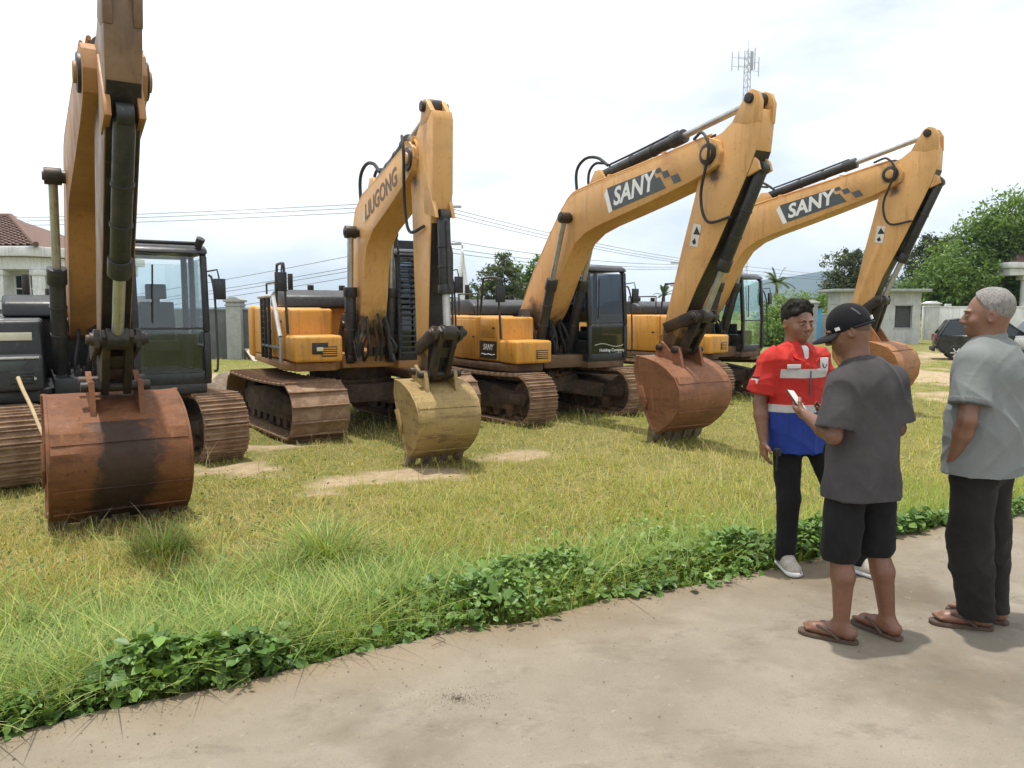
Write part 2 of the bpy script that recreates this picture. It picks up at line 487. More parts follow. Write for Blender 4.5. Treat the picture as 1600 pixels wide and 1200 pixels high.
# ------------------------------------------------------------------ excavators
def rot2(p, c, a):
    x, z = p[0] - c[0], p[1] - c[1]
    return (c[0] + x * math.cos(a) - z * math.sin(a), c[1] + x * math.sin(a) + z * math.cos(a))
def pol(p, L_, a): return (p[0] + L_ * math.cos(a), p[1] + L_ * math.sin(a))
def lerp2(a, b, k): return (a[0] + (b[0] - a[0]) * k, a[1] + (b[1] - a[1]) * k)
def P3(p, y): return (p[0], y, p[1])

def bucket_mat(name, c1, c2, dark, patch=None):
    """rusted bucket steel; patch: a soot-dark stain with its own ragged outline"""
    m, t, o = nodes(name)
    v = coords(t)
    c = mix(t, ramp(t, noise(t, v, 2.4, 8, .65), .35, .65), c1, c2)
    c = mix(t, ramp(t, noise(t, coords(t, (1, 1, 5)), 2.2, 8, .7), .5, .72), c, dark)
    c = mix(t, ramp(t, noise(t, v, 14, 6, .7), .58, .74), c, tuple(x * .6 for x in dark))
    c = mix(t, ramp(t, noise(t, coords(t, (8, 8, .8)), 2, 6, .6), .58, .75), c, tuple(x * 1.25 for x in c2))
    if patch:
        sep = N(t, 'ShaderNodeSeparateXYZ'); t.links.new(v, sep.inputs[0])
        nz = N(t, 'ShaderNodeMath', operation='MULTIPLY_ADD'); t.links.new(noise(t, v, 2.4, 8, .72), nz.inputs[0]); nz.inputs[1].default_value = .75; nz.inputs[2].default_value = -.375
        ad = N(t, 'ShaderNodeMath', operation='ADD'); t.links.new(sep.outputs['Y'], ad.inputs[0]); t.links.new(nz.outputs[0], ad.inputs[1])
        ab = N(t, 'ShaderNodeMath', operation='ABSOLUTE'); t.links.new(ad.outputs[0], ab.inputs[0])
        zz = N(t, 'ShaderNodeMath', operation='LESS_THAN'); t.links.new(sep.outputs['Z'], zz.inputs[0]); zz.inputs[1].default_value = patch[1]
        f = ramp(t, ab.outputs[0], patch[0] - .06, patch[0] + .05, (.9,) * 3, (0, 0, 0))
        mm = N(t, 'ShaderNodeMath', operation='MULTIPLY'); t.links.new(f, mm.inputs[0]); t.links.new(zz.outputs[0], mm.inputs[1])
        c = mix(t, mm.outputs[0], c, (.035, .022, .016))
    finish(t, o, c, ramp(t, noise(t, v, 5), .3, .7, (.5,) * 3, (.8,) * 3), .15, noise(t, v, 26, 8, .7), .5, .015, .4)
    return m

def shoe_mesh(name, w, pitch, grousers, th=.03):
    b = MB()
    b.box((-pitch * .5 + .006, -w / 2, -th), (pitch * .5 - .004, w / 2, 0))
    for g in grousers:
        b.prism([(g * pitch - .016, 0), (g * pitch + .016, 0), (g * pitch + .008, .032), (g * pitch - .008, .032)], -w / 2 + .003, w / 2 - .003)
    return b.mesh(name, 0, 30)

def build_track(root, yoff, rel, w, hl, rad, pitch, shoe, mats, seed):
    """track (chain band) with its shoes; frame, rollers, idler and sprocket"""
    rr = random.Random(seed)
    zc = rad + .04
    cx = hl - rad - .05
    path_len = 4 * cx + 2 * math.pi * rad
    n = int(round(path_len / pitch)); st = path_len / n
    def pt(s):
        s %= path_len
        if s < 2 * cx:                       # top, moving forward
            x = -cx + s; sag = -.035 * (1 - ((x / cx) ** 2)) ; return x, zc + rad + sag, 0
        s -= 2 * cx
        if s < math.pi * rad:
            a_ = s / rad; return cx + rad * math.sin(a_), zc + rad * math.cos(a_), a_
        s -= math.pi * rad
        if s < 2 * cx: return cx - s, zc - rad, math.pi
        s -= 2 * cx
        a_ = math.pi + s / rad
        return -cx + rad * math.sin(a_), zc + rad * math.cos(a_), a_
    band = MB(); k = 64; vs = []; fs = []
    for i in range(k):
        x, z, a_ = pt(i / k * path_len)
        for q in (-.045, -.11):
            for yy in (-.13, .13):
                vs.append((x + math.sin(a_) * q, yy, z + math.cos(a_) * q))
    for i in range(k):
        j = (i + 1) % k
        A = [i*4, i*4+1, i*4+3, i*4+2]; B = [j*4, j*4+1, j*4+3, j*4+2]
        for e in range(4): fs.append((A[e], A[(e+1) % 4], B[(e+1) % 4], B[e]))
    band.add(vs, fs)
    tr = band.build('track', Mt['underside'], root)
    tr.location = (-yoff * math.sin(rel), yoff * math.cos(rel), 0); tr.rotation_euler = (0, 0, rel)
    for i in range(n):
        x, z, a_ = pt((i + rr.random() * .02) * st)
        o = bpy.data.objects.new('track_shoe', shoe); COL.objects.link(o); o.parent = tr
        o.location = (x, rr.uniform(-.004, .004), z); o.rotation_euler = (0, a_ + rr.uniform(-.02, .02), 0)
    f = MB()
    f.prism([(-cx + .1, .26), (cx - .25, .26), (cx - .15, .40), (cx - .3, .62), (cx * .3, .74), (-cx * .3, .74), (-cx + .15, .66)], -.22, .22)
    f.box((cx - .5, -.26, zc - .09), (cx + .05, .26, zc + .09))
    fr = f.build('track_frame', Mt['underside'], root, .015); fr.location = tr.location; fr.rotation_euler = tr.rotation_euler
    for nm, x_, r_ in (('idler', cx, rad - .12), ('sprocket', -cx, rad - .12)):
        d = MB(); d.cyl((x_, -.12, zc), (x_, .12, zc), r_, n=24); d.cyl((x_, -.2, zc), (x_, .2, zc), r_ * .45, n=16)
        q = d.build(nm, Mt['underside'], root, .012); q.location = tr.location; q.rotation_euler = tr.rotation_euler
    for i in range(7):
        x_ = -cx + .35 + i * (2 * cx - .7) / 6
        d = MB(); d.cyl((x_, -.2, .22), (x_, .2, .22), .1, n=12)
        q = d.build('roller', Mt['underside'], root); q.location = tr.location; q.rotation_euler = tr.rotation_euler
    return tr

def cylinder(root, name, a, b, y, rt, rr_, tube_frac, matt=None, clamp=True):
    """hydraulic cylinder from pin a to pin b (points in the boom plane)"""
    c = MB()
    e = lerp2(a, b, tube_frac); e0 = lerp2(a, b, tube_frac - .07)
    c.cyl(P3(a, y - .06), P3(a, y + .06), rt * 1.05, n=16)
    c.cyl(P3(lerp2(a, b, .02), y), P3(e, y), rt, n=18)
    c.cyl(P3(e0, y), P3(lerp2(a, b, tube_frac + .008), y), rt * 1.22, n=18)
    if clamp:
        for k in (.3, .5):
            p = lerp2(a, b, tube_frac * k * 1.3); q = lerp2(a, b, tube_frac * k * 1.3 + .015)
            c.cyl(P3(p, y), P3(q, y), rt * 1.12, n=18)
    o = c.build(name, matt or Mt['cyl'], root, .006)
    r = MB(); r.cyl(P3(e, y), P3(b, y), rr_, n=14)
    r.build('rod', Mt['chrome'], o)
    r = MB(); r.cyl(P3(b, y - .09), P3(b, y + .09), rr_ * 2.0, n=16); r.cyl(P3(b, y - .11), P3(b, y + .11), rr_ * 1.1, n=12)
    r.build('rod_eye', Mt['grease'], o, .006)
    # feed pipe strapped along the tube
    dx, dz = b[0] - a[0], b[1] - a[1]; ln = math.hypot(dx, dz); nx_, nz_ = -dz / ln, dx / ln
    if nz_ < 0: nx_, nz_ = -nx_, -nz_
    off = rt * 1.35
    p0 = lerp2(a, b, .06); p1 = lerp2(a, b, tube_frac * .5); p2 = lerp2(a, b, tube_frac - .03)
    g = MB(); g.tube([P3((p0[0] + nx_ * rt * .8, p0[1] + nz_ * rt * .8), y), P3((p0[0] + nx_ * off * 1.1, p0[1] + nz_ * off * 1.1), y), P3((p1[0] + nx_ * off, p1[1] + nz_ * off), y), P3((p2[0] + nx_ * off, p2[1] + nz_ * off), y), P3((p2[0] + nx_ * rt * .8, p2[1] + nz_ * rt * .8), y)], .018, 6)
    g.build('feed_pipe', Mt['cyl'], o)
    return o

def build_bucket(root, B, w, k, ang, mat, teeth, taper=.10, cutters=True):
    """k scale, ang extra curl about the pivot B. Profile: fwd / down from the pivot."""
    prof = [(-.16, .13), (.05, .16), (.28, .21), (.50, .30), (.68, .43), (.78, .60), (.79, .78), (.72, .95), (.60, 1.09), (.44, 1.22), (.24, 1.33)]
    opening = [(.16, 1.30), (.02, 1.05), (-.14, .62), (-.22, .35)]
    def W_(d): return w / 2 * (1.0 - taper * max(0, d - .3))
    def T(p, y): 
        q = rot2((B[0] + p[0] * k, B[1] - p[1] * k), B, ang); return (q[0] - B[0], y, q[1] - B[1])
    b = MB()
    n = len(prof); nyy = 9
    th = .035
    inner = []
    for i, p in enumerate(prof):
        a_ = prof[max(i-1, 0)]; c_ = prof[min(i+1, n-1)]
        dx, dz = c_[0] - a_[0], c_[1] - a_[1]; l_ = math.hypot(dx, dz)
        inner.append((p[0] - dz / l_ * th, p[1] + dx / l_ * th))
    rr = random.Random(int(w * 100))
    vs = []
    for pr in (prof, inner):
        for i, p in enumerate(pr):
            for j in range(nyy):
                vs.append(T((p[0] + rr.uniform(-.005, .005), p[1] + rr.uniform(-.004, .004)), W_(p[1]) * (j / (nyy - 1) * 2 - 1)))
    fs = []
    for s_, off in ((0, 0), (1, n * nyy)):
        for i in range(n - 1):
            for j in range(nyy - 1):
                q = (off + i*nyy + j, off + i*nyy + j + 1, off + (i+1)*nyy + j + 1, off + (i+1)*nyy + j)
                fs.append(q if s_ else q[::-1])
    for i in range(n - 1):
        for j in (0, nyy - 1):
            fs.append((i*nyy + j, (i+1)*nyy + j, n*nyy + (i+1)*nyy + j, n*nyy + i*nyy + j))
    for i in (0, n - 1):
        for j in range(nyy - 1):
            fs.append((i*nyy + j, i*nyy + j + 1, n*nyy + i*nyy + j + 1, n*nyy + i*nyy + j))
    b.add(vs, fs)
    bm = bmesh.new(); me = b.mesh('bucket', 0, 0); bm.from_mesh(me); bmesh.ops.recalc_face_normals(bm, faces=bm.faces); bm.to_mesh(me); bm.free(); shade(me, 30)
    bk = link('bucket', me, root, [mat]); bk.location = P3(B, 0)
    # side plates with a rolled rim along the opening
    for s_ in (-1, 1):
        p = MB(); poly = prof + opening
        ys = [s_ * (W_(q[1]) + .002) for q in poly]
        v1 = [T(q, y_) for q, y_ in zip(poly, ys)]; v2 = [T(q, y_ + s_ * .025) for q, y_ in zip(poly, ys)]
        m_ = len(poly)
        p.add(v1 + v2, [tuple(range(m_)), tuple(range(m_, 2*m_))[::-1]] + [(i, m_ + i, m_ + (i+1) % m_, (i+1) % m_) for i in range(m_)])
        me = p.mesh('side_plate', 0, 0); bm = bmesh.new(); bm.from_mesh(me); bmesh.ops.recalc_face_normals(bm, faces=bm.faces); bmesh.ops.triangulate(bm, faces=[f for f in bm.faces if len(f.verts) > 4]); bm.to_mesh(me); bm.free(); shade(me, 30)
        link('side_plate', me, bk, [mat])
        rim = MB()
        rp = [(-.16, .13)] + opening[::-1]
        rim.tube([T(q, s_ * (W_(q[1]) + .02)) for q in rp], .03 * k, 8); rim.build('rim', mat, bk)
        if cutters:
            cu = MB(); cp = [(-.14, .62), (.0, .60), (.10, .86), (.04, 1.05)]
            cp = [(q[0] - .03, q[1]) for q in cp]
            v1 = [T(q, s_ * (W_(q[1]) + .03)) for q in cp]; v2 = [T(q, s_ * (W_(q[1]) + .065)) for q in cp]
            cu.add(v1 + v2, [(0,1,2,3),(7,6,5,4),(0,4,5,1),(1,5,6,2),(2,6,7,3),(3,7,4,0)]); cu.build('side_cutter', mat, bk, .008)
    # raised wear strips across the back
    for d0, d1, lift in ((4, 5, .012), (7, 8, .014), (9, 10, .016)):
        st = MB(); vs = []
        for i_, pi in enumerate((d0, d1)):
            p = prof[pi]; a_ = prof[pi-1]; c_ = prof[min(pi+1, n-1)]
            if i_ == 1: p = lerp2(prof[d0], prof[d1], .55)
            dx, dz = c_[0] - a_[0], c_[1] - a_[1]; l_ = math.hypot(dx, dz)
            for li in (-.004, lift):
                q = (p[0] + dz / l_ * li, p[1] - dx / l_ * li)
                vs += [T(q, -W_(p[1]) * .99), T(q, W_(p[1]) * .99)]
        st.add(vs, [(2,3,7,6),(0,1,5,4),(0,2,6,4),(1,5,7,3),(0,1,3,2),(4,6,7,5)])
        me = st.mesh('wear_strip', 0, 0); bm = bmesh.new(); bm.from_mesh(me); bmesh.ops.recalc_face_normals(bm, faces=bm.faces); bm.to_mesh(me); bm.free()
        link('wear_strip', me, bk, [mat])
    # lip and teeth
    lp = MB()
    lipp = [(.26, 1.30), (.14, 1.27), (.06, 1.36), (.12, 1.40)]
    v1 = [T(q, -W_(1.3)) for q in lipp]; v2 = [T(q, W_(1.3)) for q in lipp]
    lp.add(v1 + v2, [(0,1,2,3),(7,6,5,4),(0,4,5,1),(1,5,6,2),(2,6,7,3),(3,7,4,0)]); lp.build('lip', mat, bk, .01)
    tw = w * .072
    for i in range(teeth):
        yc = W_(1.35) * .92 * (i / (teeth - 1) * 2 - 1)
        tt = MB()
        tp = [(.25, 1.25), (.06, 1.24), (.03, 1.42), (.0, 1.59), (.03, 1.60), (.17, 1.44)]
        m_ = len(tp)
        v1 = [T(q, yc - tw * (1 if q[1] < 1.45 else .75)) for q in tp]; v2 = [T(q, yc + tw * (1 if q[1] < 1.45 else .75)) for q in tp]
        tt.add(v1 + v2, [tuple(range(m_)), tuple(range(m_, 2*m_))[::-1]] + [(i_, m_ + i_, m_ + (i_+1) % m_, (i_+1) % m_) for i_ in range(m_)])
        me = tt.mesh('tooth', 0, 0); bm = bmesh.new(); bm.from_mesh(me); bmesh.ops.recalc_face_normals(bm, faces=bm.faces); bmesh.ops.bevel(bm, geom=list(bm.edges), offset=.008, segments=1, affect='EDGES', clamp_overlap=True); bm.to_mesh(me); bm.free(); shade(me, 30)
        link('tooth', me, bk, [Mt['wornsteel']])
    # mounting ears
    for yy in (-.27, -.21, .21, .27):
        s_ = 1 if yy > 0 else -1
        if abs(yy) > .25: continue
        e = MB()
        ep = [(-.13, .14), (-.10, -.02), (0, -.10), (.10, -.04), (.22, .06), (.30, -.03), (.40, -.02), (.44, .08), (.50, .30), (.2, .26)]
        m_ = len(ep)
        v1 = [T(q, yy - .025) for q in ep]; v2 = [T(q, yy + .025) for q in ep]
        e.add(v1 + v2, [tuple(range(m_)), tuple(range(m_, 2*m_))[::-1]] + [(i_, m_ + i_, m_ + (i_+1) % m_, (i_+1) % m_) for i_ in range(m_)])
        me = e.mesh('bucket_ear', 0, 0); bm = bmesh.new(); bm.from_mesh(me); bmesh.ops.recalc_face_normals(bm, faces=bm.faces); bmesh.ops.triangulate(bm, faces=[f for f in bm.faces if len(f.verts) > 4]); bm.to_mesh(me); bm.free(); shade(me, 30)
        link('bucket_ear', me, bk, [mat])
    pn = MB()
    for q in ((0, 0), (.35, .03)):
        pn.cyl(T(q, -.30), T(q, .30), .05, n=14)
    pn.build('bucket_pin', Mt['grease'], bk, .006)
    K2 = rot2((B[0] + .35 * k, B[1] - .03 * k), B, ang)
    return bk, K2

BOOM3 = dict(foot=(.3, 1.9), tip=(5.19, 4.30),
    out=[(0.02, 1.86), (0.04, 2.06), (0.20, 2.28), (0.55, 2.82), (1.11, 3.48), (1.50, 3.92), (1.70, 4.09), (1.98, 4.18), (2.86, 4.28), (4.21, 4.42), (4.9, 4.50), (5.2, 4.53), (5.36, 4.46), (5.42, 4.3), (5.36, 4.13), (5.19, 4.06),
         (4.83, 3.96), (4.01, 3.79), (3.32, 3.66), (2.65, 3.54), (2.25, 3.44), (1.95, 3.28), (1.72, 3.02), (1.48, 2.70), (1.28, 2.36), (1.05, 2.03), (.8, 1.77), (0.5, 1.68), (.22, 1.68), (.08, 1.75)],
    cyl=(1.80, 3.74), acyl=(2.45, 4.42))
STICK3 = dict(piv=(5.19, 4.30), end=(4.27, 1.50), top=(5.87, 4.93),
    out=[(5.62, 4.72), (5.80, 4.83), (6.00, 4.78), (6.03, 4.60), (5.99, 4.23), (5.87, 3.97), (5.72, 3.7), (5.31, 2.98), (4.93, 2.4), (4.61, 1.82), (4.45, 1.48), (4.34, 1.40), (4.22, 1.40), (4.15, 1.52), (4.22, 1.74), (4.40, 2.3), (4.60, 2.95), (4.85, 3.7), (4.96, 4.08), (4.99, 4.4), (5.2, 4.53), (5.38, 4.58)],
    ear=[(5.56, 4.68), (5.73, 4.92), (5.80, 5.02), (5.90, 5.05), (6.0, 5.0), (6.06, 4.86), (6.04, 4.6), (5.8, 4.6)],
    guide=(4.36, 1.82), bcyl=(5.98, 4.0))
STICK4 = dict(STICK3); _sh = lambda p: (p[0] - .07 * max(0, min(1, (2.6 - p[1]) / .8)), p[1] - .24 * max(0, min(1, (2.6 - p[1]) / .8)))
STICK4['out'] = [_sh(p) for p in STICK3['out']]; STICK4['end'] = _sh(STICK3['end']); STICK4['guide'] = _sh(STICK3['guide'])
BOOM2 = dict(foot=(.95, 1.8), tip=(3.82, 4.06),
    out=[(0.72, 1.75), (0.75, 1.98), (0.95, 2.4), (1.10, 2.9), (1.18, 3.34), (1.35, 3.66), (1.72, 3.86), (2.77, 4.06), (3.6, 4.25), (3.85, 4.27), (3.98, 4.18), (4.0, 4.05), (3.92, 3.9), (3.8, 3.83), (2.99, 3.52), (2.25, 3.27), (1.93, 3.06), (1.76, 2.75), (1.68, 2.3), (1.58, 1.95), (1.35, 1.68), (0.95, 1.6)],
    cyl=(1.50, 3.30), acyl=(1.95, 4.02))
STICK2 = dict(piv=(3.82, 4.06), end=(4.02, 1.24), top=(4.22, 4.66),
    out=[(4.08, 4.5), (4.5, 4.56), (4.53, 4.45), (4.50, 3.56), (4.40, 3.17), (4.30, 2.2), (4.22, 1.24), (4.14, 1.12), (4.02, 1.10), (3.90, 1.16), (3.86, 1.4), (3.78, 2.6), (3.72, 3.6), (3.64, 3.95), (3.68, 4.15), (3.82, 4.26)],
    ear=[(4.06, 4.45), (4.12, 4.66), (4.2, 4.76), (4.28, 4.74), (4.46, 4.56), (4.3, 4.45)],
    guide=(4.02, 1.54), bcyl=(4.5, 3.25))

def build_cab(root, x0, x1, y0, y1, z0, z1, glassm, body, low_front=None, roof_thick=.10):
    """cab frame with its panes and seat"""
    H = z1 - z0
    fx = lambda z: x1 - .03 + .0 * z - .14 * max(0, (z - z0) / H - .35)       # raked front pillar
    c = MB(); p = .085
    zs = [z0 + .06, z0 + H * .38, z1 - .12]
    for y in (y0 + p / 2, y1 - p / 2):
        for i in range(2):
            c.beam((fx(zs[i]), y, zs[i]), (fx(zs[i+1]), y, zs[i+1]), p, p)
        c.beam((fx(z1 - .12), y, z1 - .12), (fx(z1) - .12, y, z1 - .03), p, p)
        c.beam((x0 + p / 2, y, z0), (x0 + p / 2, y, z1 - .05), p, p)
    xb = x0 + (x1 - x0) * .42
    c.beam((xb, y1 - p / 2, z0 + .05), (xb - .04, y1 - p / 2, z1 - .06), p * .9, p * .8)
    c.box((x0, y0, z0), (x1 - .02, y1, z0 + .16))
    c.box((x0 + .002, y0 + .002, z0 + .15), (xb, y0 + .05, z0 + H * .42))           # solid lower right rear
    c.box((x0 + .004, y1 - .05, z0 + .15), (x1 - .3, y1 - .004, z0 + .5))           # door lower panel
    c.box((xb, y0 + .004, z0 + .15), (x1 - .09, y0 + .05, z0 + .42))
    c.box((x0 + .003, y0 + .05, z0 + .15), (x0 + .06, y1 - .05, z0 + H * .40))       # rear lower
    cb = c.build('cab', body, root, .022)
    r = MB()
    r.prism([(x0 - .03, z1 - .09), (fx(z1 - .1) + .06, z1 - .10), (fx(z1) + .02, z1 - .03), (fx(z1) - .10, z1 + .02), (x0 + .05, z1 + .02), (x0 - .03, z1 - .02)], y0 - .015, y1 + .015)
    r.build('roof', body, cb, .03, seg=3)
    g = MB()
    zm = z0 + H * .40
    yy0, yy1 = y0 + p, y1 - p
    def pane(nm, q, gm=glassm):
        b_ = MB(); b_.add(q, [(0, 1, 2, 3)]); o_ = b_.build(nm, gm, cb, 0, 0)
        sm = o_.modifiers.new('thickness', 'SOLIDIFY'); sm.thickness = .006
    f_ = lambda z: fx(z) + .012
    pane('windscreen', [(f_(zm + .03), yy0, zm + .03), (f_(zm + .03), yy1, zm + .03), (f_(z1 - .14), yy1, z1 - .14), (f_(z1 - .14), yy0, z1 - .14)])
    pane('lower_windscreen', [(f_(z0 + .17), yy0, z0 + .17), (f_(z0 + .17), yy1, z0 + .17), (f_(zm), yy1, zm), (f_(zm), yy0, zm)], low_front or glassm)
    b_ = MB(); b_.box((f_(zm) - .02, yy0 + .004, zm), (f_(zm) + .012, yy1 - .004, zm + .028)); b_.build('windscreen_seam', Mt['char'], cb, .004)
    pane('side_window', [(x0 + p, y0 + .02, zm + .02), (fx(zm) - .05, y0 + .02, zm + .02), (fx(z1 - .14) - .05, y0 + .02, z1 - .14), (x0 + p, y0 + .02, z1 - .14)])
    pane('door_window', [(xb + .05, y1 - .02, z0 + .52), (fx(zm) - .06, y1 - .02, z0 + .52), (fx(z1 - .14) - .06, y1 - .02, z1 - .14), (xb + .02, y1 - .02, z1 - .14)])
    pane('side_window', [(x0 + p, y1 - .02, zm + .02), (xb - .05, y1 - .02, zm + .02), (xb - .07, y1 - .02, z1 - .14), (x0 + p, y1 - .02, z1 - .14)])
    pane('rear_window', [(x0 + .03, yy0, zm + .03), (x0 + .03, yy1, zm + .03), (x0 + .03, yy1, z1 - .16), (x0 + .03, yy0, z1 - .16)])
    s = MB(); ym = (y0 + y1) / 2; xs = x0 + .35
    s.box((xs, ym - .24, z0 + .42), (xs + .5, ym + .24, z0 + .56))
    s.prism([(xs - .02, z0 + .5), (xs + .1, z0 + .5), (xs + .02, z0 + 1.12), (xs - .1, z0 + 1.12)], ym - .23, ym + .23)
    s.prism([(xs - .1, z0 + 1.16), (xs, z0 + 1.16), (xs - .03, z0 + 1.38), (xs - .1, z0 + 1.38)], ym - .14, ym + .14)
    s.beam((xs - .05, ym, z0 + 1.05), (xs - .05, ym, z0 + 1.2), .1, .04)
    s.box((xs + .05, ym - .38, z0 + .16), (xs + .75, ym - .28, z0 + .66)); s.box((xs + .05, ym + .26, z0 + .16), (xs + .7, ym + .36, z0 + .66))
    s.build('seat', Mt['fabric_seat'], cb, .04, seg=3)
    w = MB(); w.tube([(f_(z0 + H * .55) + .03, y0 + .25, z0 + H * .45), (f_(z0 + H * .8) + .03, y0 + .28, z0 + H * .86)], .012, 6); w.build('wiper', Mt['rubber'], cb)
    return cb

def side_text(name, s, size, mat, parent, x, z, y, ang, shear=0, bold=0):
    M = Matrix.Translation((x, y, z)) @ Matrix.Rotation(-ang, 4, 'Y') @ Matrix.Rotation(math.pi / 2, 4, 'X')
    return text_mesh(name, s, size, mat, parent, M, shear, bold)
def front_text(name, s, size, mat, parent, x, y, z, shear=0, bold=0):
    M = Matrix.Translation((x, y, z)) @ Matrix.Rotation(math.pi / 2, 4, 'Z') @ Matrix.Rotation(math.pi / 2, 4, 'X')
    return text_mesh(name, s, size, mat, parent, M, shear, bold)

def excavator(cfg):
    s = cfg['s']
    root = empty('excavator', (cfg['pos'][0], cfg['pos'][1], GZ), R(cfg['yaw']), cfg['label'], 'excavator', 'parked excavators in a row', s)
    rel = R(cfg['yawt'] - cfg['yaw'])
    zu = cfg.get('zu', 0)
    paint = cfg['paint']; body = cfg['body']; boomp = cfg['boompaint']
    # ---- undercarriage
    sw = cfg['sw']; gauge = cfg.get('gauge', 1.19)
    shoe = shoe_mesh('track_shoe', sw, cfg['pitch'], cfg['grousers']); shoe.materials.append(Mt['mudsteel'])
    for i, sgn in enumerate((-1, 1)):
        build_track(root, sgn * gauge, rel, sw, cfg.get('hl', 2.12), .44, cfg['pitch'], shoe, None, i + int(cfg['yaw']))
    c = MB()
    c.prism([(-.75, -.72), (.75, -.72), (.95, -.3), (.95, .3), (.75, .72), (-.75, .72), (-.95, .3), (-.95, -.3)], .48, .80, ax='z')
    for sx in (-1, 1):
        for sy in (-1, 1):
            c.beam((sx * .6, sy * .4, .58), (sx * 1.15, sy * (gauge - .15), .48), .36, .30)
    o = c.build('centre_frame', Mt['underside'], root, .03); o.rotation_euler = (0, 0, rel)
    c = MB(); c.cyl((0, 0, .78), (0, 0, .95 + zu), .68, n=32)
    for i in range(28):
        a_ = i / 28 * 2 * math.pi; c.cyl((math.cos(a_) * .72, math.sin(a_) * .72, .84), (math.cos(a_) * .72, math.sin(a_) * .72, .90), .022, n=6)
    c.cyl((0, 0, .80), (0, 0, .86), .78, n=32)
    c.build('swing_ring', Mt['underside'], root, .01)
    if cfg.get('mud'):
        n_ = 900; a_ = rng.uniform(0, 2 * math.pi, n_); r_ = rng.uniform(.55, 1.0, n_); vs = []; fs = []
        mb = MB()
        for i in range(220):
            x_, y_ = math.cos(a_[i]) * r_[i], math.sin(a_[i]) * r_[i]
            q = rng.uniform(.03, .11); z_ = .80 + rng.uniform(-.02, .10) * (1.05 - r_[i]) * 3
            pts = [(x_ + q * dx * rng.uniform(.6, 1.2), y_ + q * dy * rng.uniform(.6, 1.2), z_ + q * dz * rng.uniform(.5, 1)) for dx, dy, dz in ((1,0,0),(0,1,0),(-1,0,0),(0,-1,0),(0,0,1),(0,0,-1))]
            mb.add(pts, [(0,1,4),(1,2,4),(2,3,4),(3,0,4),(1,0,5),(2,1,5),(3,2,5),(0,3,5)])
        o = mb.build('caked_mud', Mt['mud'], root, 0, 60); o['kind'] = 'stuff'
    # ---- upper structure
    Z = lambda z: z + zu
    d = MB()
    d.prism([(-1.95, -1.30), (1.05, -1.36), (1.5, -1.25), (1.5, -.62), (1.12, -.42), (1.12, .40), (1.45, .46), (1.45, 1.34), (-1.95, 1.34)], Z(.96), Z(1.10), ax='z')
    d.box((-1.7, -.45, Z(.98)), (1.3, .45, Z(1.22)))
    d.build('deck', cfg['deckm'], root, .015)
    cw = MB()
    cw.prism([(-1.85, -1.36), (-1.85, 1.36), (-2.35, 1.34), (-2.65, 1.05), (-2.8, .5), (-2.8, -.5), (-2.65, -1.05), (-2.35, -1.34)], Z(1.02), Z(2.02), ax='z')
    cw.build('counterweight', cfg['cwm'], root, .07, seg=3)
    h = MB()
    h.box((-1.84, -1.30, Z(1.11)), (-.72, 1.30, Z(1.98)))
    h.build('engine_housing', body, root, .04, seg=3)
    h = MB()
    h.prism([(-1.80, Z(1.98)), (-.45, Z(1.98)), (-.50, Z(2.18)), (-.75, Z(2.30)), (-1.55, Z(2.30)), (-1.75, Z(2.2))], -1.0, .95)
    hd = h.build('engine_hood', cfg['hoodm'], root, .05, seg=3)
    h = MB()
    for yq in (-.4, .2):
        h.cyl((-1.0, yq, Z(2.28)), (-1.0, yq, Z(2.40)), .06, n=12); h.build('filler_cap', Mt['grease'], hd, .006); h = MB()
    h.cyl((-1.35, -.7, Z(2.28)), (-1.35, -.7, Z(2.62)), .05, n=12); h.build('exhaust_pipe', Mt['grease'], root, .006)
    # right hand tank and tool boxes
    tk = MB(); tk.box((-.70, -1.36, Z(1.12)), (.35, -.52, Z(1.97))); tkb = tk.build('fuel_tank', body, root, .05, seg=3)
    tf = MB(); tf.box((.36, -1.34, Z(1.12)), (1.08, -.54, Z(1.95))); tfb = tf.build('tool_box', body, root, .05, seg=3)
    st = MB(); st.box((1.085, -1.33, Z(1.115)), (1.72, -.56, Z(1.53))); stb = st.build('step_box', cfg.get('stepm', body), root, .05, seg=3)
    # ladder plate and vents on the step box
    v = MB(); v.box((1.716, -.90, Z(1.20)), (1.732, -.66, Z(1.36)))
    v.build('vent_panel', Mt['plate'], stb, .004)
    for i in range(4):
        q = MB(); q.box((1.722, -.89, Z(1.22 + i * .034)), (1.742, -.67, Z(1.238 + i * .034))); q.build('louvre', cfg.get('stepm', body), stb, .003)
    # boom foot brackets
    bf = MB(); ft = cfg['boom']['foot']
    for yy in (-.33, .27):
        bf.prism([(ft[0] - .5, Z(1.1)), (ft[0] + .75, Z(1.1)), (ft[0] + .6, Z(1.32)), (ft[0] + .2, ft[1] + .2), (ft[0] - .12, ft[1] + .2), (ft[0] - .35, Z(1.5))], yy, yy + .06)
    bf.cyl((ft[0], -.36, ft[1]), (ft[0], .36, ft[1]), .08, n=16)
    bf.build('boom_bracket', cfg.get('bracketm', Mt['grease']), root, .01)
    # ---- boom
    B_ = cfg['boom']; da = cfg['da']
    rb = lambda p: rot2(p, B_['foot'], da)
    hw = cfg['bw'] / 2
    b = MB(); out = [rb(p) for p in B_['out']]
    b.prism(out, -hw, hw)
    boom = b.build('boom', boomp, root, .008)
    # flange lips: side plates stand a little proud of the top and bottom plates
    n = len(out); cx_ = sum(p[0] for p in out) / n; cz_ = sum(p[1] for p in out) / n
    for s_ in (-1, 1):
        w_ = MB(); w_.tube([P3(p, s_ * (hw - .012)) for p in out[2:12]], .016, 6); w_.build('weld_bead', boomp, boom)
    tip = rb(B_['tip'])
    bo = MB()
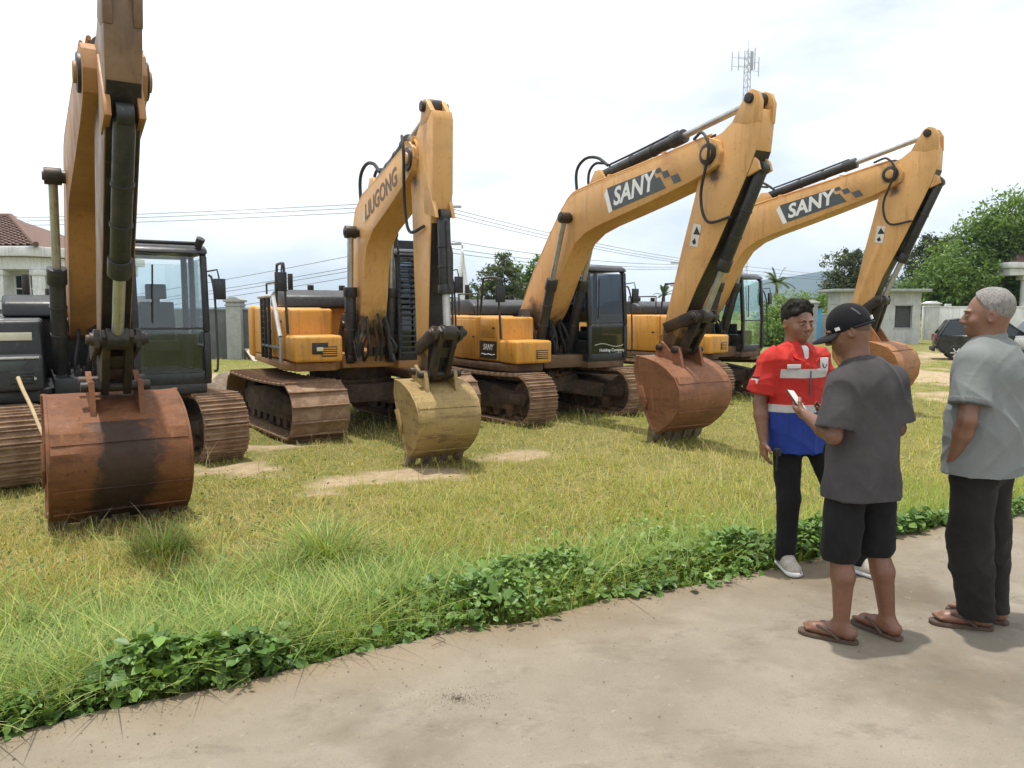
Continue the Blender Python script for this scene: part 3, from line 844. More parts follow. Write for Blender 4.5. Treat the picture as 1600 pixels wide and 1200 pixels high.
    bo.cyl(P3(tip, -hw - .03), P3(tip, hw + .03), .155, n=24); boss = bo.build('pivot_boss', Mt['grease'], boom, .012)
    bo = MB(); bo.cyl(P3(tip, -hw - .055), P3(tip, hw + .055), .085, n=20); bo.build('pivot_pin', boomp, boom, .008)
    cp = rb(B_['cyl'])
    bo = MB(); bo.cyl(P3(cp, -hw - .22), P3(cp, hw + .22), .075, n=18); bo.build('cylinder_pin', Mt['grease'], boom, .008)
    # hydraulic pipes along the boom top
    for k, yy in enumerate((-hw + .07, -hw + .14, hw - .1)):
        pp = [P3((out[i][0] - .02 + k * .01, out[i][1] + .05), yy) for i in range(2, 12)]
        h_ = MB(); h_.tube(smooth_path(pp, 3), .02, 7); h_.build('hydraulic_pipe', boomp if k != 1 else Mt['grease'], boom)
    for i in (4, 8, 9):
        h_ = MB(); h_.box((out[i][0] - .04, -hw + .03, out[i][1] + .0), (out[i][0] + .04, -hw + .2, out[i][1] + .085)); h_.build('pipe_clamp', boomp, boom, .006)
    # boom cylinders
    cf = cfg.get('cylfoot', (.92, 1.22))
    cf = (cf[0], Z(cf[1]))
    for yy in (-hw - .13, hw + .13):
        cylinder(root, 'boom_cylinder', cf, cp, yy, .092, .05, .56)
    # arm cylinder on top of the boom
    ac = rb(B_['acyl'])
    # ---- stick
    S_ = cfg['stick']
    db = cfg['db']
    def rs(p):
        q = rot2(p, S_['piv'], db); return (q[0] - S_['piv'][0] + tip[0], q[1] - S_['piv'][1] + tip[1])
    shw = cfg['stw'] / 2
    so = [rs(p) for p in S_['out']]
    b = MB(); b.prism(so, -shw, shw)
    stick = b.build('stick', cfg.get('stickpaint', boomp), root, .008)
    eo = [rs(p) for p in S_['ear']]
    for yy in (-shw, shw - .055):
        e = MB(); e.prism(eo, yy - .004, yy + .059); e.build('stick_ear', cfg.get('stickpaint', boomp), stick, .006)
    tp = rs(S_['top'])
    e = MB(); e.cyl(P3(tp, -shw - .05), P3(tp, shw + .05), .07, n=18); e.build('stick_pin', Mt['grease'], stick, .006)
    # grease stained front plate where the bucket cylinder runs
    fi = cfg.get('front_idx', (4, 10))
    pl = MB(); pr = so[fi[0]:fi[1]]
    for i in range(len(pr) - 1):
        a_, c_ = pr[i], pr[i+1]
        dx, dz = c_[0] - a_[0], c_[1] - a_[1]; l_ = math.hypot(dx, dz); nx_, nz_ = -dz / l_, dx / l_
        if nx_ < 0: nx_, nz_ = -nx_, -nz_
        q = .004
        pl.add([P3((a_[0] + nx_ * q, a_[1] + nz_ * q), -shw + .01), P3((a_[0] + nx_ * q, a_[1] + nz_ * q), shw - .01), P3((c_[0] + nx_ * q, c_[1] + nz_ * q), shw - .01), P3((c_[0] + nx_ * q, c_[1] + nz_ * q), -shw + .01)], [(0, 1, 2, 3)])
    pl.build('front_plate', cfg.get('frontm', Mt['grease']), stick, 0, 40)
    cylinder(root, 'arm_cylinder', ac, tp, 0, .088, .05, cfg.get('acf', .58))
    br = MB()
    for yy in (-.13, .08):
        br.prism([(ac[0] - .25, ac[1] - .16), (ac[0] + .25, ac[1] - .12), (ac[0] + .08, ac[1] + .08), (ac[0] - .08, ac[1] + .08)], yy, yy + .05)
    br.build('arm_cylinder_bracket', boomp, root, .008)
    # ---- bucket, links and bucket cylinder
    E_ = rs(S_['end'])
    bk, K2 = build_bucket(root, E_, cfg['bkw'], cfg['bks'], R(cfg['bka']), cfg['bkm'], cfg['teeth'], cfg.get('taper', .12))
    G_ = rs(S_['guide'])
    # joint of guide link and push link: intersection of two circles, on the front side
    r1, r2 = cfg.get('links', (.62, .62)); dx, dz = K2[0] - G_[0], K2[1] - G_[1]; dd = math.hypot(dx, dz)
    a_ = (r1*r1 - r2*r2 + dd*dd) / (2*dd); hh = math.sqrt(max(r1*r1 - a_*a_, .01))
    mxp = (G_[0] + dx / dd * a_, G_[1] + dz / dd * a_)
    J = max([(mxp[0] - dz / dd * hh, mxp[1] + dx / dd * hh), (mxp[0] + dz / dd * hh, mxp[1] - dx / dd * hh)], key=lambda p: p[0] + p[1] * .6)
    for yy in (-shw - .07, shw + .02):
        g = MB(); g.beam(P3(G_, yy + .025), P3(J, yy + .025), .05, .13, up=(0, 1, 0)) if False else None
        g.prism([(G_[0] - .08, G_[1] + .05), (G_[0], G_[1] - .09), (J[0] + .06, J[1] - .08), (J[0] + .06, J[1] + .09), (J[0] - .05, J[1] + .09)], yy, yy + .05)
        g.build('guide_link', cfg.get('linkm', Mt['grease']), root, .012)
    lk = MB()
    for yy in (-.13, .06):
        lk.prism([(K2[0] - .09, K2[1]), (K2[0], K2[1] - .09), (K2[0] + .09, K2[1]), (J[0] + .09, J[1] + .02), (J[0], J[1] + .09), (J[0] - .09, J[1])], yy, yy + .07)
    ml, mh = lerp2(K2, J, .35), lerp2(K2, J, .65)
    lk.prism([(ml[0] - .05, ml[1]), (ml[0] + .05, ml[1] + .02), (mh[0] + .05, mh[1]), (mh[0] - .05, mh[1] - .02)], -.1, .1)
    lk.build('push_link', cfg.get('linkm', Mt['grease']), root, .012)
    jn = MB(); jn.cyl(P3(J, -shw - .10), P3(J, shw + .10), .062, n=16); jn.cyl(P3(J, -shw - .13), P3(J, shw + .13), .045, n=12); jn.build('link_pin', Mt['grease'], root, .008)
    bc_ = rs(S_['bcyl']); 
    cylinder(root, 'bucket_cylinder', bc_, J, 0, cfg.get('bcr', .085), .05, cfg.get('bcf', .66))
    be = MB()
    for yy in (-.14, .09):
        q = lerp2(bc_, rs(S_['piv']), .45)
        be.prism([(bc_[0] + .07, bc_[1] - .03), (bc_[0] + .03, bc_[1] + .09), (q[0], q[1] + .3), (q[0], q[1] - .3)], yy, yy + .05)
    be.build('bucket_cylinder_bracket', boomp, root, .006)
    # ---- hoses
    def hose(pts, r=.022, m_=Mt['rubber'], nm='hose'):
        q = MB(); q.tube(smooth_path(pts, 6), r, 7); q.build(nm, m_, root)
    yb = -hw - .04
    if not cfg.get('nohose'): hose([P3((tip[0] - .35, tip[1] + .28), yb + .1), P3((tip[0] - .05, tip[1] + .30), yb - .03), P3((tip[0] + .12, tip[1] + .02), yb - .07), P3((tip[0] - .10, tip[1] - .55), -shw - .1), P3((tip[0] + .02, tip[1] - .95), -shw - .08), P3((tip[0] + .42, tip[1] - .92), -shw - .03)])
    if not cfg.get('nohose'): hose([P3((tip[0] - .35, tip[1] + .28), hw - .1), P3((tip[0] - .05, tip[1] + .32), hw), P3((tip[0] + .15, tip[1] + .02), hw + .06), P3((tip[0] + .0, tip[1] - .6), shw + .14), P3((tip[0] + .30, tip[1] - .95), shw + .06)])
    hose([P3((ac[0] - .58, ac[1] - .48), -.1), P3((ac[0] - .66, ac[1] + .12), -.1), P3((ac[0] - .45, ac[1] + .34), -.08), P3((ac[0] - .1, ac[1] + .32), -.06), P3((ac[0] + .2, ac[1] + .14), -.05)], .028)
    hose([P3((ac[0] - .5, ac[1] - .45), .1), P3((ac[0] - .56, ac[1] + .08), .1), P3((ac[0] - .35, ac[1] + .26), .08), P3((ac[0] + .0, ac[1] + .22), .05)], .025)
    # clutter of hoses where the boom meets the deck
    rr = random.Random(int(abs(cfg['yaw']) * 10))
    for i in range(9):
        y_ = rr.uniform(-.3, .3); x_ = ft[0] + rr.uniform(.45, .75)
        hose([(x_, y_, Z(1.1)), (x_ + rr.uniform(.0, .25), y_ + rr.uniform(-.08, .08), Z(1.3 + rr.uniform(0, .15))), (x_ + rr.uniform(-.1, .15), y_ * .8, Z(1.55 + rr.uniform(0, .2))), (ft[0] + .55, y_ * .6, Z(1.95))], rr.uniform(.018, .03), Mt['rubber'] if i % 3 else Mt['grease'])
    for i in range(6):
        vb = MB()
        x_ = ft[0] + rr.uniform(.4, .75); y_ = -.28 + i * .1
        vb.box((x_ - .05, y_ - .035, Z(1.18)), (x_ + .05, y_ + .035, Z(1.3 + rr.uniform(0, .12))))
        vb.build('valve_block', Mt['grease'], root, .008)
    # ---- cab
    cab = build_cab(root, -.22, cfg.get('cabx', 1.48), .44, 1.40, Z(1.08), Z(cfg.get('cabz', 2.93)), cfg['glass'], cfg['cabm'], cfg.get('lowglass'))
    # hand rails
    def rail(pts, r=.022, m_=None, nm='handrail', parent=root):
        q = MB(); q.tube(smooth_path(pts, 4) if len(pts) > 4 else pts, r, 8); return q.build(nm, m_ or cfg['railm'], parent)
    rail([(1.10, -1.28, Z(1.55)), (1.05, -1.30, Z(2.25)), (1.0, -1.30, Z(2.62)), (.92, -1.30, Z(2.68)), (.55, -1.30, Z(2.68)), (.45, -1.30, Z(2.62)), (.35, -1.30, Z(2.0))])
    rail([(1.50, 1.43, Z(1.25)), (1.54, 1.47, Z(1.35)), (1.50, 1.47, Z(2.2)), (1.44, 1.45, Z(2.5)), (1.40, 1.42, Z(2.55))], .016)
    rail([(-.6, -1.28, Z(1.97)), (-.6, -1.28, Z(2.4)), (.2, -1.28, Z(2.4)), (.2, -1.28, Z(1.97))], .018)
    mr = MB(); mr.tube([(1.0, -1.30, Z(2.62)), (1.25, -1.38, Z(2.66)), (1.3, -1.40, Z(2.5))], .014, 6); mr.box((1.27, -1.50, Z(2.22)), (1.32, -1.32, Z(2.52))); mr.build('mirror', Mt['black'], root, .012)
    mr = MB(); mr.tube([(1.42, 1.40, Z(2.6)), (1.55, 1.50, Z(2.62)), (1.56, 1.52, Z(2.5))], .012, 6); mr.box((1.53, 1.45, Z(2.22)), (1.57, 1.60, Z(2.50))); mr.build('mirror', Mt['black'], cab, .012)
    cfg.update(root=root, rb=rb, rs=rs, cab=cab, boomo=boom, sticko=stick, Z=Z, hw=hw, shw=shw, tool=tfb, step=stb, tank=tkb, rail=rail, hose=hose, bucket=bk, tip=tip)
    return root
Mt['brownstick'] = pm('grimy_brown_paint', (.26, .15, .085), (.31, .19, .115), 1.6, .55, 0, (.08, .05, .035), (.5, .72), 1.3, (.13, .08, .05))
RUST1 = bucket_mat('rusty_orange_bucket', (.155, .058, .022), (.21, .085, .033), (.075, .030, .015), (.26, -.34))
RUST2 = bucket_mat('olive_tan_bucket', (.30, .21, .08), (.36, .26, .11), (.11, .055, .028))
RUST3 = bucket_mat('red_brown_bucket', (.20, .085, .042), (.27, .12, .06), (.12, .05, .027))
RUST4 = bucket_mat('orange_brown_bucket', (.28, .12, .045), (.36, .17, .07), (.16, .07, .03))
base = dict(s=.94, paint=Mt['yellow'], body=Mt['yellow'], boompaint=Mt['tan'], boom=BOOM3, stick=STICK3, sw=.6, pitch=.19, grousers=(-.42, 0, .38),
            bw=.46, stw=.31, deckm=Mt['deck'], cwm=Mt['yellow'], hoodm=Mt['char'], cabm=Mt['black'], glass=Mt['glass_dark'], railm=Mt['char'], teeth=5)
E1 = dict(base, pos=(-5.70, 10.30), yaw=-58, yawt=-49, taper=-.02, da=R(-4), db=R(-11), bkw=1.15, bks=.98, bka=0, bkm=RUST1, boompaint=Mt['orange'], body=Mt['char'], cwm=Mt['char'], hoodm=Mt['black'],
          deckm=Mt['char'], glass=Mt['glass'], stw=.25, bw=.46, bcr=.08, nohose=True, stickpaint=Mt['brownstick'], label='excavator with charcoal body and wide rusty orange bucket at the left edge')
E2 = dict(base, pos=(-2.84, 13.25), yaw=-62, yawt=-55, hl=1.9, teeth=4, s=.95, zu=.13, da=0, db=0, boom=BOOM2, stick=STICK2, bkw=.86, bks=.84, bka=0, bkm=RUST2, sw=.92, pitch=.235, grousers=(-.44,), gauge=1.22,
          bw=.42, stw=.27, acf=.6, label='yellow excavator with barred black cab and narrow olive tan bucket', cylfoot=(1.35, 1.15), deckm=Mt['orange'], front_idx=(4, 7), glass=Mt['glass_dark'])
E3 = dict(base, pos=(.31, 14.87), yaw=-59, yawt=-54.4, da=0, db=0, bkw=1.08, bks=.98, bka=0, bkm=RUST3, mud=True,
          label='yellow excavator with black cab and red brown bucket beside the man in red')
E4 = dict(base, pos=(3.92, 17.95), yaw=-47, yawt=-47, da=R(5), db=R(5.5), stick=STICK4, bkw=1.16, bks=1.15, bka=18, bkm=RUST4, glass=Mt['glass_green'],
          label='farthest yellow excavator, its boom rising behind the men at the right')
for c_ in (E1, E2, E3, E4):
    excavator(c_)
    tp_, en_ = c_['tip'], c_['rs'](c_['stick']['end'])
    k1, k2, kd = {1: ((.19, .11, .065), (.25, .155, .095), (.06, .04, .03))}.get(1 if c_ is E1 else 0, ((.58, .315, .11), (.64, .36, .135), (.38, .19, .07)))
    c_['sticko'].data.materials[0] = stained('stick_paint', k1, k2, kd, [(tp_[0], tp_[1], .20), (tp_[0] + .05, tp_[1] - .3, .13), (en_[0] + .1, en_[1] + .1, .34)])
    if c_ is not E1: c_['boomo'].data.materials[0] = stained('boom_paint', k1, k2, kd, [(tp_[0], tp_[1], .17), (c_['boom']['foot'][0] + .3, c_['boom']['foot'][1], .4)])
    # access doors, latches and bolts on the right side
    if c_ is not E1:
        Z = c_['Z']
        for (xa, xb, za, zb, par) in ((-.62, .28, 1.2, 1.9, c_['tank']), (.43, 1.02, 1.56, 1.90, c_['tool'])):
            q = MB(); q.box((xa, -1.372 if xa < 0 else -1.348, Z(za)), (xb, -1.35 if xa < 0 else -1.33, Z(zb))); q.build('access_door', c_['body'], par, .012)
            q = MB(); q.box((xb - .12, -1.386 if xa < 0 else -1.362, Z((za + zb) / 2)), (xb - .05, -1.371 if xa < 0 else -1.347, Z((za + zb) / 2 + .035))); q.build('latch', Mt['plate'], par, .004)
# ------------------------------------------------------------------ lettering, plates, guards
Mt['letter'] = pm('letter_white', (.72, .72, .70), (.78, .78, .77), 6, .5)
Mt['letter_dark'] = pm('letter_brown', (.13, .085, .05), (.17, .11, .065), 6, .5)
Mt['sticker'] = pm('white_sticker', (.62, .60, .54), (.70, .68, .63), 8, .5, 0, (.45, .38, .28), (.6, .8), 5)
Mt['cream'] = pm('cream_badge', (.62, .58, .40), (.68, .64, .48), 8, .45)
Mt['silver'] = pm('silver_trim', (.5, .5, .5), (.58, .58, .58), 8, .35, .6)
def flat_quad(name, pts, y, mat, parent, th=.003):
    """thin plate lying on the machine's right side"""
    b = MB(); b.prism(pts, y - th, y); return b.build(name, mat, parent, 0, 0)
def logo(E):
    rb, bo, y = E['rb'], E['boomo'], -E['hw'] - .004
    flat_quad('logo_panel', [rb(p) for p in ((2.87, 4.13), (4.00, 4.25), (4.10, 4.12), (4.18, 4.13), (4.32, 3.94), (3.03, 3.74))], y, Mt['decal'], bo)
    flat_quad('logo_stripe', [rb(p) for p in ((2.86, 4.13), (2.79, 4.04), (2.93, 3.71), (3.02, 3.735))], y, Mt['letter'], bo)
    for q in (((4.06, 4.255), (4.18, 4.27), (4.23, 4.20), (4.11, 4.185)), ((4.22, 4.19), (4.35, 4.205), (4.41, 4.11), (4.28, 4.09)), ((4.42, 4.10), (4.58, 4.12), (4.66, 4.0), (4.50, 3.98))):
        flat_quad('logo_square', [rb(p) for p in q], y, Mt['decal'], bo)
    c = rb((3.53, 4.01))
    side_text('lettering', 'SANY', .40, Mt['letter'], bo, c[0], c[1], y - .006, E['da'] + R(8), .25, .012)
    rs, so, ys = E['rs'], E['sticko'], -E['shw'] - .004
    flat_quad('warning_sticker', [rs(p) for p in ((4.86, 3.36), (5.02, 3.32), (4.95, 3.00), (4.79, 3.04))], ys, Mt['sticker'], so)
    flat_quad('warning_triangle', [rs(p) for p in ((4.93, 3.31), (5.00, 3.18), (4.86, 3.20))], ys - .004, Mt['plate'], so, .002)
    flat_quad('warning_symbol', [rs(p) for p in ((4.84, 3.10), (4.90, 3.14), (4.92, 3.06), (4.86, 3.05))], ys - .004, Mt['plate'], so, .002)
    # side plate on the tool box and embossed letters
    Z = E['Z']
    side_text('embossed_lettering', 'SANY', .20, Mt['yellow'], E['tool'], .70, Z(1.72), -1.350, 0, .2, .006)
    flat_quad('name_plate', [(.40, Z(1.17)), (1.04, Z(1.17)), (1.04, Z(1.50)), (.40, Z(1.50))], -1.341, Mt['plate'], E['tool'], .006)
    side_text('plate_lettering', 'SANY', .15, Mt['letter'], E['tool'], .72, Z(1.38), -1.349, 0, .2, .004)
    w_ = MB(); w_.tube([(.46 + i * .04, -1.349, Z(1.25) + .008 * math.sin(i * 1.1)) for i in range(14)], .007, 5); w_.build('plate_underline', Mt['letter'], E['tool'])
logo(E3); logo(E4)
front_text('lettering', 'Holding Company', .085, Mt['letter'], E3['cab'], 1.478, 1.02, E3['Z'](1.30), .1, .001)
flat = MB(); flat.tube([(1.474, .60 + i * .05, 1.40 + .03 * math.sin(i * .45)) for i in range(15)], .005, 5); flat.build('decal_line', Mt['letter'], E3['cab'])
c = E2['rb']((2.62, 3.73))
side_text('lettering', 'LIUGONG', .34, Mt['letter_dark'], E2['boomo'], c[0], c[1], -E2['hw'] - .006, R(14), .15, .008)
q = E2['rb']((1.82, 3.50))
flat_quad('logo_mark', [(q[0] - .05, q[1] + .08), (q[0] + .06, q[1] + .11), (q[0] + .06, q[1] - .06), (q[0] - .05, q[1] - .08)], -E2['hw'] - .004, Mt['cream'], E2['boomo'])

# guard bars over the second machine's cab and its rail cage
gr = MB(); Z = E2['Z']; xg = 1.56
gr.tube([(xg, .44, Z(1.15)), (xg, .44, Z(2.9)), (xg - .1, .44, Z(3.08))], .02, 6)
gd = gr.build('cab_guard', Mt['char'], E2['root'])
for yy in (.75, 1.08, 1.40):
    g = MB(); g.tube([(xg, yy, Z(1.15)), (xg, yy, Z(2.9)), (xg - .1, yy, Z(3.08))], .02, 6); g.build('guard_post', Mt['char'], gd)
g_me = None
for i in range(19):
    z_ = Z(1.22 + i * .092)
    g = MB(); g.box((-.012, 0, -.014), (.012, .96, .014))
    if g_me is None: g_me = g.mesh('guard_bar', .004, 30); g_me.materials.append(Mt['char'])
    o = bpy.data.objects.new('guard_bar', g_me); COL.objects.link(o); o.parent = gd; o.location = (xg + .03, .44, z_)
for i in range(6):
    o = bpy.data.objects.new('guard_bar', g_me); COL.objects.link(o); o.parent = gd; o.location = (1.3 - i * .28, .44, Z(3.08))
for yy in (.46, 1.38):
    g = MB(); g.tube([(xg - .1, yy, Z(3.08)), (-.2, yy, Z(3.08)), (-.22, yy, Z(2.9))], .022, 6); g.build('guard_rail', Mt['char'], gd)
rl = E2['rail']
for x_ in (-.35, -.05, .3):
    rl([(x_, -1.42, Z(1.1)), (x_, -1.42, Z(2.14))], .03, Mt['char'], 'guard_post')
rl([(-.6, -1.42, Z(2.16)), (.62, -1.42, Z(2.16)), (.72, -1.42, Z(2.12)), (1.15, -1.42, Z(1.55)), (1.18, -1.42, Z(1.48)), (1.18, -1.42, Z(1.1))], .034, Mt['silver'], 'guard_rail')
rl([(-.4, -1.42, Z(1.32)), (1.16, -1.42, Z(1.32))], .026, Mt['char'], 'guard_rail')
for i in range(7):
    rl([(-.35, -1.42, Z(1.42 + i * .1)), (.02, -1.42, Z(1.42 + i * .1))], .009, Mt['char'], 'guard_wire')
b = MB(); b.box((1.722, -1.05, E2['Z'](1.24)), (1.738, -.80, E2['Z'](1.42))); b.build('badge_plate', Mt['plate'], E2['step'], .004)
b = MB(); b.box((1.735, -.98, E2['Z'](1.29)), (1.744, -.88, E2['Z'](1.35))); b.build('badge', Mt['cream'], E2['step'], .002)

# front panels of the leftmost machine
Z = E1['Z']
b = MB(); b.box((1.075, -1.12, Z(1.70)), (1.092, -.66, Z(1.80))); b.build('name_badge', Mt['cream'], E1['tool'], .004)
b = MB(); b.box((1.715, -1.28, Z(1.50)), (1.735, -.60, Z(1.525))); b.build('trim', Mt['silver'], E1['step'], .004)
b = MB(); b.prism([(-1.15, Z(1.47)), (-.72, Z(1.47)), (-.80, Z(1.36)), (-1.07, Z(1.36))], 1.718, 1.730, ax='x'); b.build('emblem_plate', Mt['decal'], E1['step'], .003)
for i, (yy, zz) in enumerate(((-1.2, 1.25), (-.68, 1.28))):
    b = MB()
    for k in range(3):
        a_ = k * 2.094 + math.pi / 2
        b.cyl((1.722, yy + .035 * math.cos(a_), Z(zz) + .035 * math.sin(a_)), (1.73, yy + .035 * math.cos(a_), Z(zz) + .035 * math.sin(a_)), .016, n=8)
    b.cyl((1.721, yy, Z(zz)), (1.728, yy, Z(zz)), .026, n=8)
    b.build('emblem', Mt['silver'], E1['step'])
for k, x_ in enumerate((1.30, 1.05, .8)):
    E1['rail']([(x_, .46, Z(2.98)), (x_, 1.36, Z(2.98))], .02, Mt['char'], 'roof_rail', E1['cab'])
for yy in (.5, 1.34):
    E1['rail']([(1.36, yy, Z(2.985)), (-.1, yy, Z(2.985))], .022, Mt['char'], 'roof_rail', E1['cab'])
b = MB(); b.cyl((1.33, 1.30, Z(2.93)), (1.40, 1.34, Z(3.04)), .05, .06, n=12); b.build('work_light', Mt['char'], E1['cab'], .01)
# ------------------------------------------------------------------ walls, buildings, mast, wires
Mt['wallgrey'] = pm('rendered_wall_grey', (.085, .088, .09), (.13, .134, .133), 1.2, .9, 0, (.10, .10, .095), (.48, .7), .8, (.09, .09, .085), bscale=20, bstr=.3)
Mt['pillargrey'] = pm('cement_pillar', (.30, .31, .30), (.36, .37, .36), 2, .9, 0, (.22, .22, .21), (.5, .75), 2, (.22, .22, .2))
Mt['wallwhite'] = pm('whitewashed_wall', (.62, .63, .62), (.70, .71, .70), 1.4, .85, 0, (.42, .42, .40), (.52, .78), .9, (.45, .45, .43))
Mt['cement'] = pm('pale_cement', (.42, .43, .42), (.50, .51, .50), 1.4, .9, 0, (.30, .30, .29), (.5, .75), 1.0, (.32, .32, .3))
Mt['dark_in'] = pm('dark_interior', (.05, .052, .055), (.08, .08, .082), 2, .9)
Mt['tileroof'] = pm('clay_roof_tile', (.13, .078, .062), (.175, .10, .08), 3, .85, 0, (.11, .07, .055), (.5, .75), 3)
Mt['bluepanel'] = pm('blue_sheet', (.06, .30, .62), (.08, .36, .68), 2, .5, 0, (.2, .3, .4), (.6, .85), 2)
Mt['galv'] = pm('galvanised_steel', (.33, .34, .35), (.42, .43, .44), 5, .5, .5)
Mt['wire'] = pm('wire_sheath', (.03, .03, .032), (.05, .05, .05), 5, .6)
Mt['pole'] = pm('concrete_pole', (.30, .30, .29), (.36, .36, .35), 3, .9)
Mt['window'] = glass('house_window_glass', (.35, .42, .45), .3, .02)

def pillar(parent, x, y, w, z0, z1, mat, capm):
    p = MB(); p.box((x - w/2, y - w/2, z0), (x + w/2, y + w/2, z1)); o = p.build('pillar', mat, parent, .02)
    c = MB()
    c.box((x - w*.56, y - w*.56, z1 - .16), (x + w*.56, y + w*.56, z1 - .10))
    c.box((x - w*.62, y - w*.62, z1 + .001), (x + w*.62, y + w*.62, z1 + .09))
    c.prism([(x - w*.56, z1 + .09), (x + w*.56, z1 + .09), (x + w*.2, z1 + .2), (x - w*.2, z1 + .2)], y - w*.5, y + w*.5)
    c.build('pillar_cap', capm, o, .015)
    return o
WY = 31.0
wl = empty('boundary_wall', (-15, WY, GZ), 0, 'dark grey rendered boundary wall with pale pillars behind the left machines', 'wall')
b = MB(); b.box((-18, -.1, -.3), (17.0, .1, 1.93)); b.build('wall_panel', Mt['wallgrey'], wl, .01)
b = MB(); b.box((-18, -.14, 1.932), (17.0, .14, 2.0)); b.build('coping', Mt['wallgrey'], wl, .01)
xp = at(370, 500, WY)[0] + 15
for k in range(-3, 5):
    if -18 < xp + k * 4.4 < 17: pillar(wl, xp + k * 4.4, -.12, .58, -.3, 2.28, Mt['pillargrey'], Mt['pillargrey'])

def wall_run(name, label, px0, px1, py_top, d, mat, pil, capm, pmat):
    x0, x1 = at(px0, 500, d)[0], at(px1, 500, d)[0]; zt = at(800, py_top, d)[2]
    r = empty(name, ((x0 + x1) / 2, d, GZ), 0, label, 'wall')
    h = (x1 - x0) / 2; H = zt - GZ
    b = MB(); b.box((-h, -.1, -.3), (h, .1, H)); b.build('wall_panel', mat, r, .01)
    b = MB(); b.box((-h, -.15, H + .002), (h, .15, H + .10)); b.build('coping', capm, r, .01)
    for q, pt_ in pil:
        x = at(q, 500, d)[0] - r.location.x; z = at(800, pt_, d)[2] - GZ
        pillar(r, x, -.15, .75, -.3, z - .15, pmat, capm)
    return r
mid = wall_run('boundary_wall', 'low grey wall with pale pillar caps behind the man in red', 1205, 1316, 492, 46, Mt['pillargrey'], ((1262, 470), (1312, 472)), Mt['cement'], Mt['pillargrey'])
b = MB(); x0 = at(1268, 500, 45.7)[0]; x1 = at(1283, 500, 45.7)[0]; zt = at(800, 484, 45.7)[2]
b.box((x0, 45.66, GZ), (x1, 45.74, zt)); b.box((x0 - .03, 45.62, zt + .003), (x1 + .03, 45.78, zt + .06))
tag(b.build('blue_panel', Mt['bluepanel'], None, .01), 'upright bright blue sheet panel standing against the low grey wall', 'panel')
wr = wall_run('boundary_wall', 'long whitewashed wall behind the parked cars at the right', 1441, 2050, 481, 51, Mt['wallwhite'], ((1452, 472), (1560, 470), (1690, 470)), Mt['wallwhite'], Mt['cement'])
# crenels on the white wall
for k in range(11):
    b = MB(); x = at(1480 + k * 42, 500, 51)[0] - wr.location.x; H = at(800, 481, 51)[2] - GZ
    b.box((x - .16, -.13, H + .105), (x + .16, .13, H + .26)); b.build('merlon', Mt['wallwhite'], wr, .01)

# guard house
d = 45.0
x0, x1 = at(1312, 500, d)[0], at(1438, 500, d)[0]; zt = at(800, 456, d)[2]
g = empty('guard_house', ((x0 + x1) / 2, d, GZ), 0, 'small pale cement guard house with flat roof behind the rightmost bucket', 'building')
h = (x1 - x0) / 2; H = zt - GZ
wx0 = at(1398, 500, d)[0] - g.location.x; wx1 = at(1425, 500, d)[0] - g.location.x
wz0 = at(800, 512, d)[2] - GZ; wz1 = at(800, 478, d)[2] - GZ
b = MB()
b.box((-h, 0, -.3), (wx0, .2, H)); b.box((wx1, 0, -.3), (h, .2, H)); b.box((wx0, 0, -.3), (wx1, .2, wz0)); b.box((wx0, 0, wz1), (wx1, .2, H))
b.build('front_wall', Mt['cement'], g, 0)
for x_ in (-h + .1, h - .1):
    b = MB(); b.box((x_ - .1, .2, -.3), (x_ + .1, 1.6, H)); b.build('side_wall', Mt['cement'], g)
b = MB(); b.box((-h, 1.6, -.3), (h, 1.8, H)); b.build('back_wall', Mt['cement'], g)
b = MB(); b.box((wx0 - .05, .22, wz0 - .05), (wx1 + .05, .26, wz1 + .05)); b.build('interior_shade_panel', Mt['dark_in'], g, 0)  # matte panel behind the opening; the room's shade is its dark colour
for q in ((wx0 - .06, wx1 + .06, wz0 - .07, wz0 - .002), (wx0 - .06, wx1 + .06, wz1 + .002, wz1 + .06)):
    b = MB(); b.box((q[0], -.04, q[2]), (q[1], .1, q[3])); b.build('window_trim', Mt['pillargrey'], g, .008)
b = MB(); b.box((-h - .55, -.5, H + .003), (h + .35, 2.1, H + .16)); b.build('roof_slab', Mt['pillargrey'], g, .02)

# house with tiled roof, left
d = 37.0
hs = empty('house', (at(-40, 500, d)[0], d, GZ), 0, 'white house with red brown tiled hip roof beyond the leftmost machine', 'house')
ox, oz = hs.location.x, GZ
X = lambda px, dd=d: at(px, 500, dd)[0] - ox
Zp = lambda py, dd=d: at(800, py, dd)[2] - oz
xe = X(72); ze = Zp(386)
b = MB(); b.box((X(-420), 1.0, -.3), (X(62), 9, Zp(400))); b.build('wall', Mt['wallwhite'], hs, .02)
b = MB(); b.prism([(X(-440), -.6), (X(60), -.6), (X(92), .6), (X(92), 9), (X(-440), 9)], Zp(401), ze, ax='z'); b.build('fascia', Mt['wallwhite'], hs, .03)
b = MB(); b.prism([(X(-440), -.2), (X(54), -.2), (X(84), .9), (X(84), 8.6), (X(-440), 8.6)], Zp(421), Zp(402), ax='z'); b.build('parapet', Mt['wallwhite'], hs, .02)
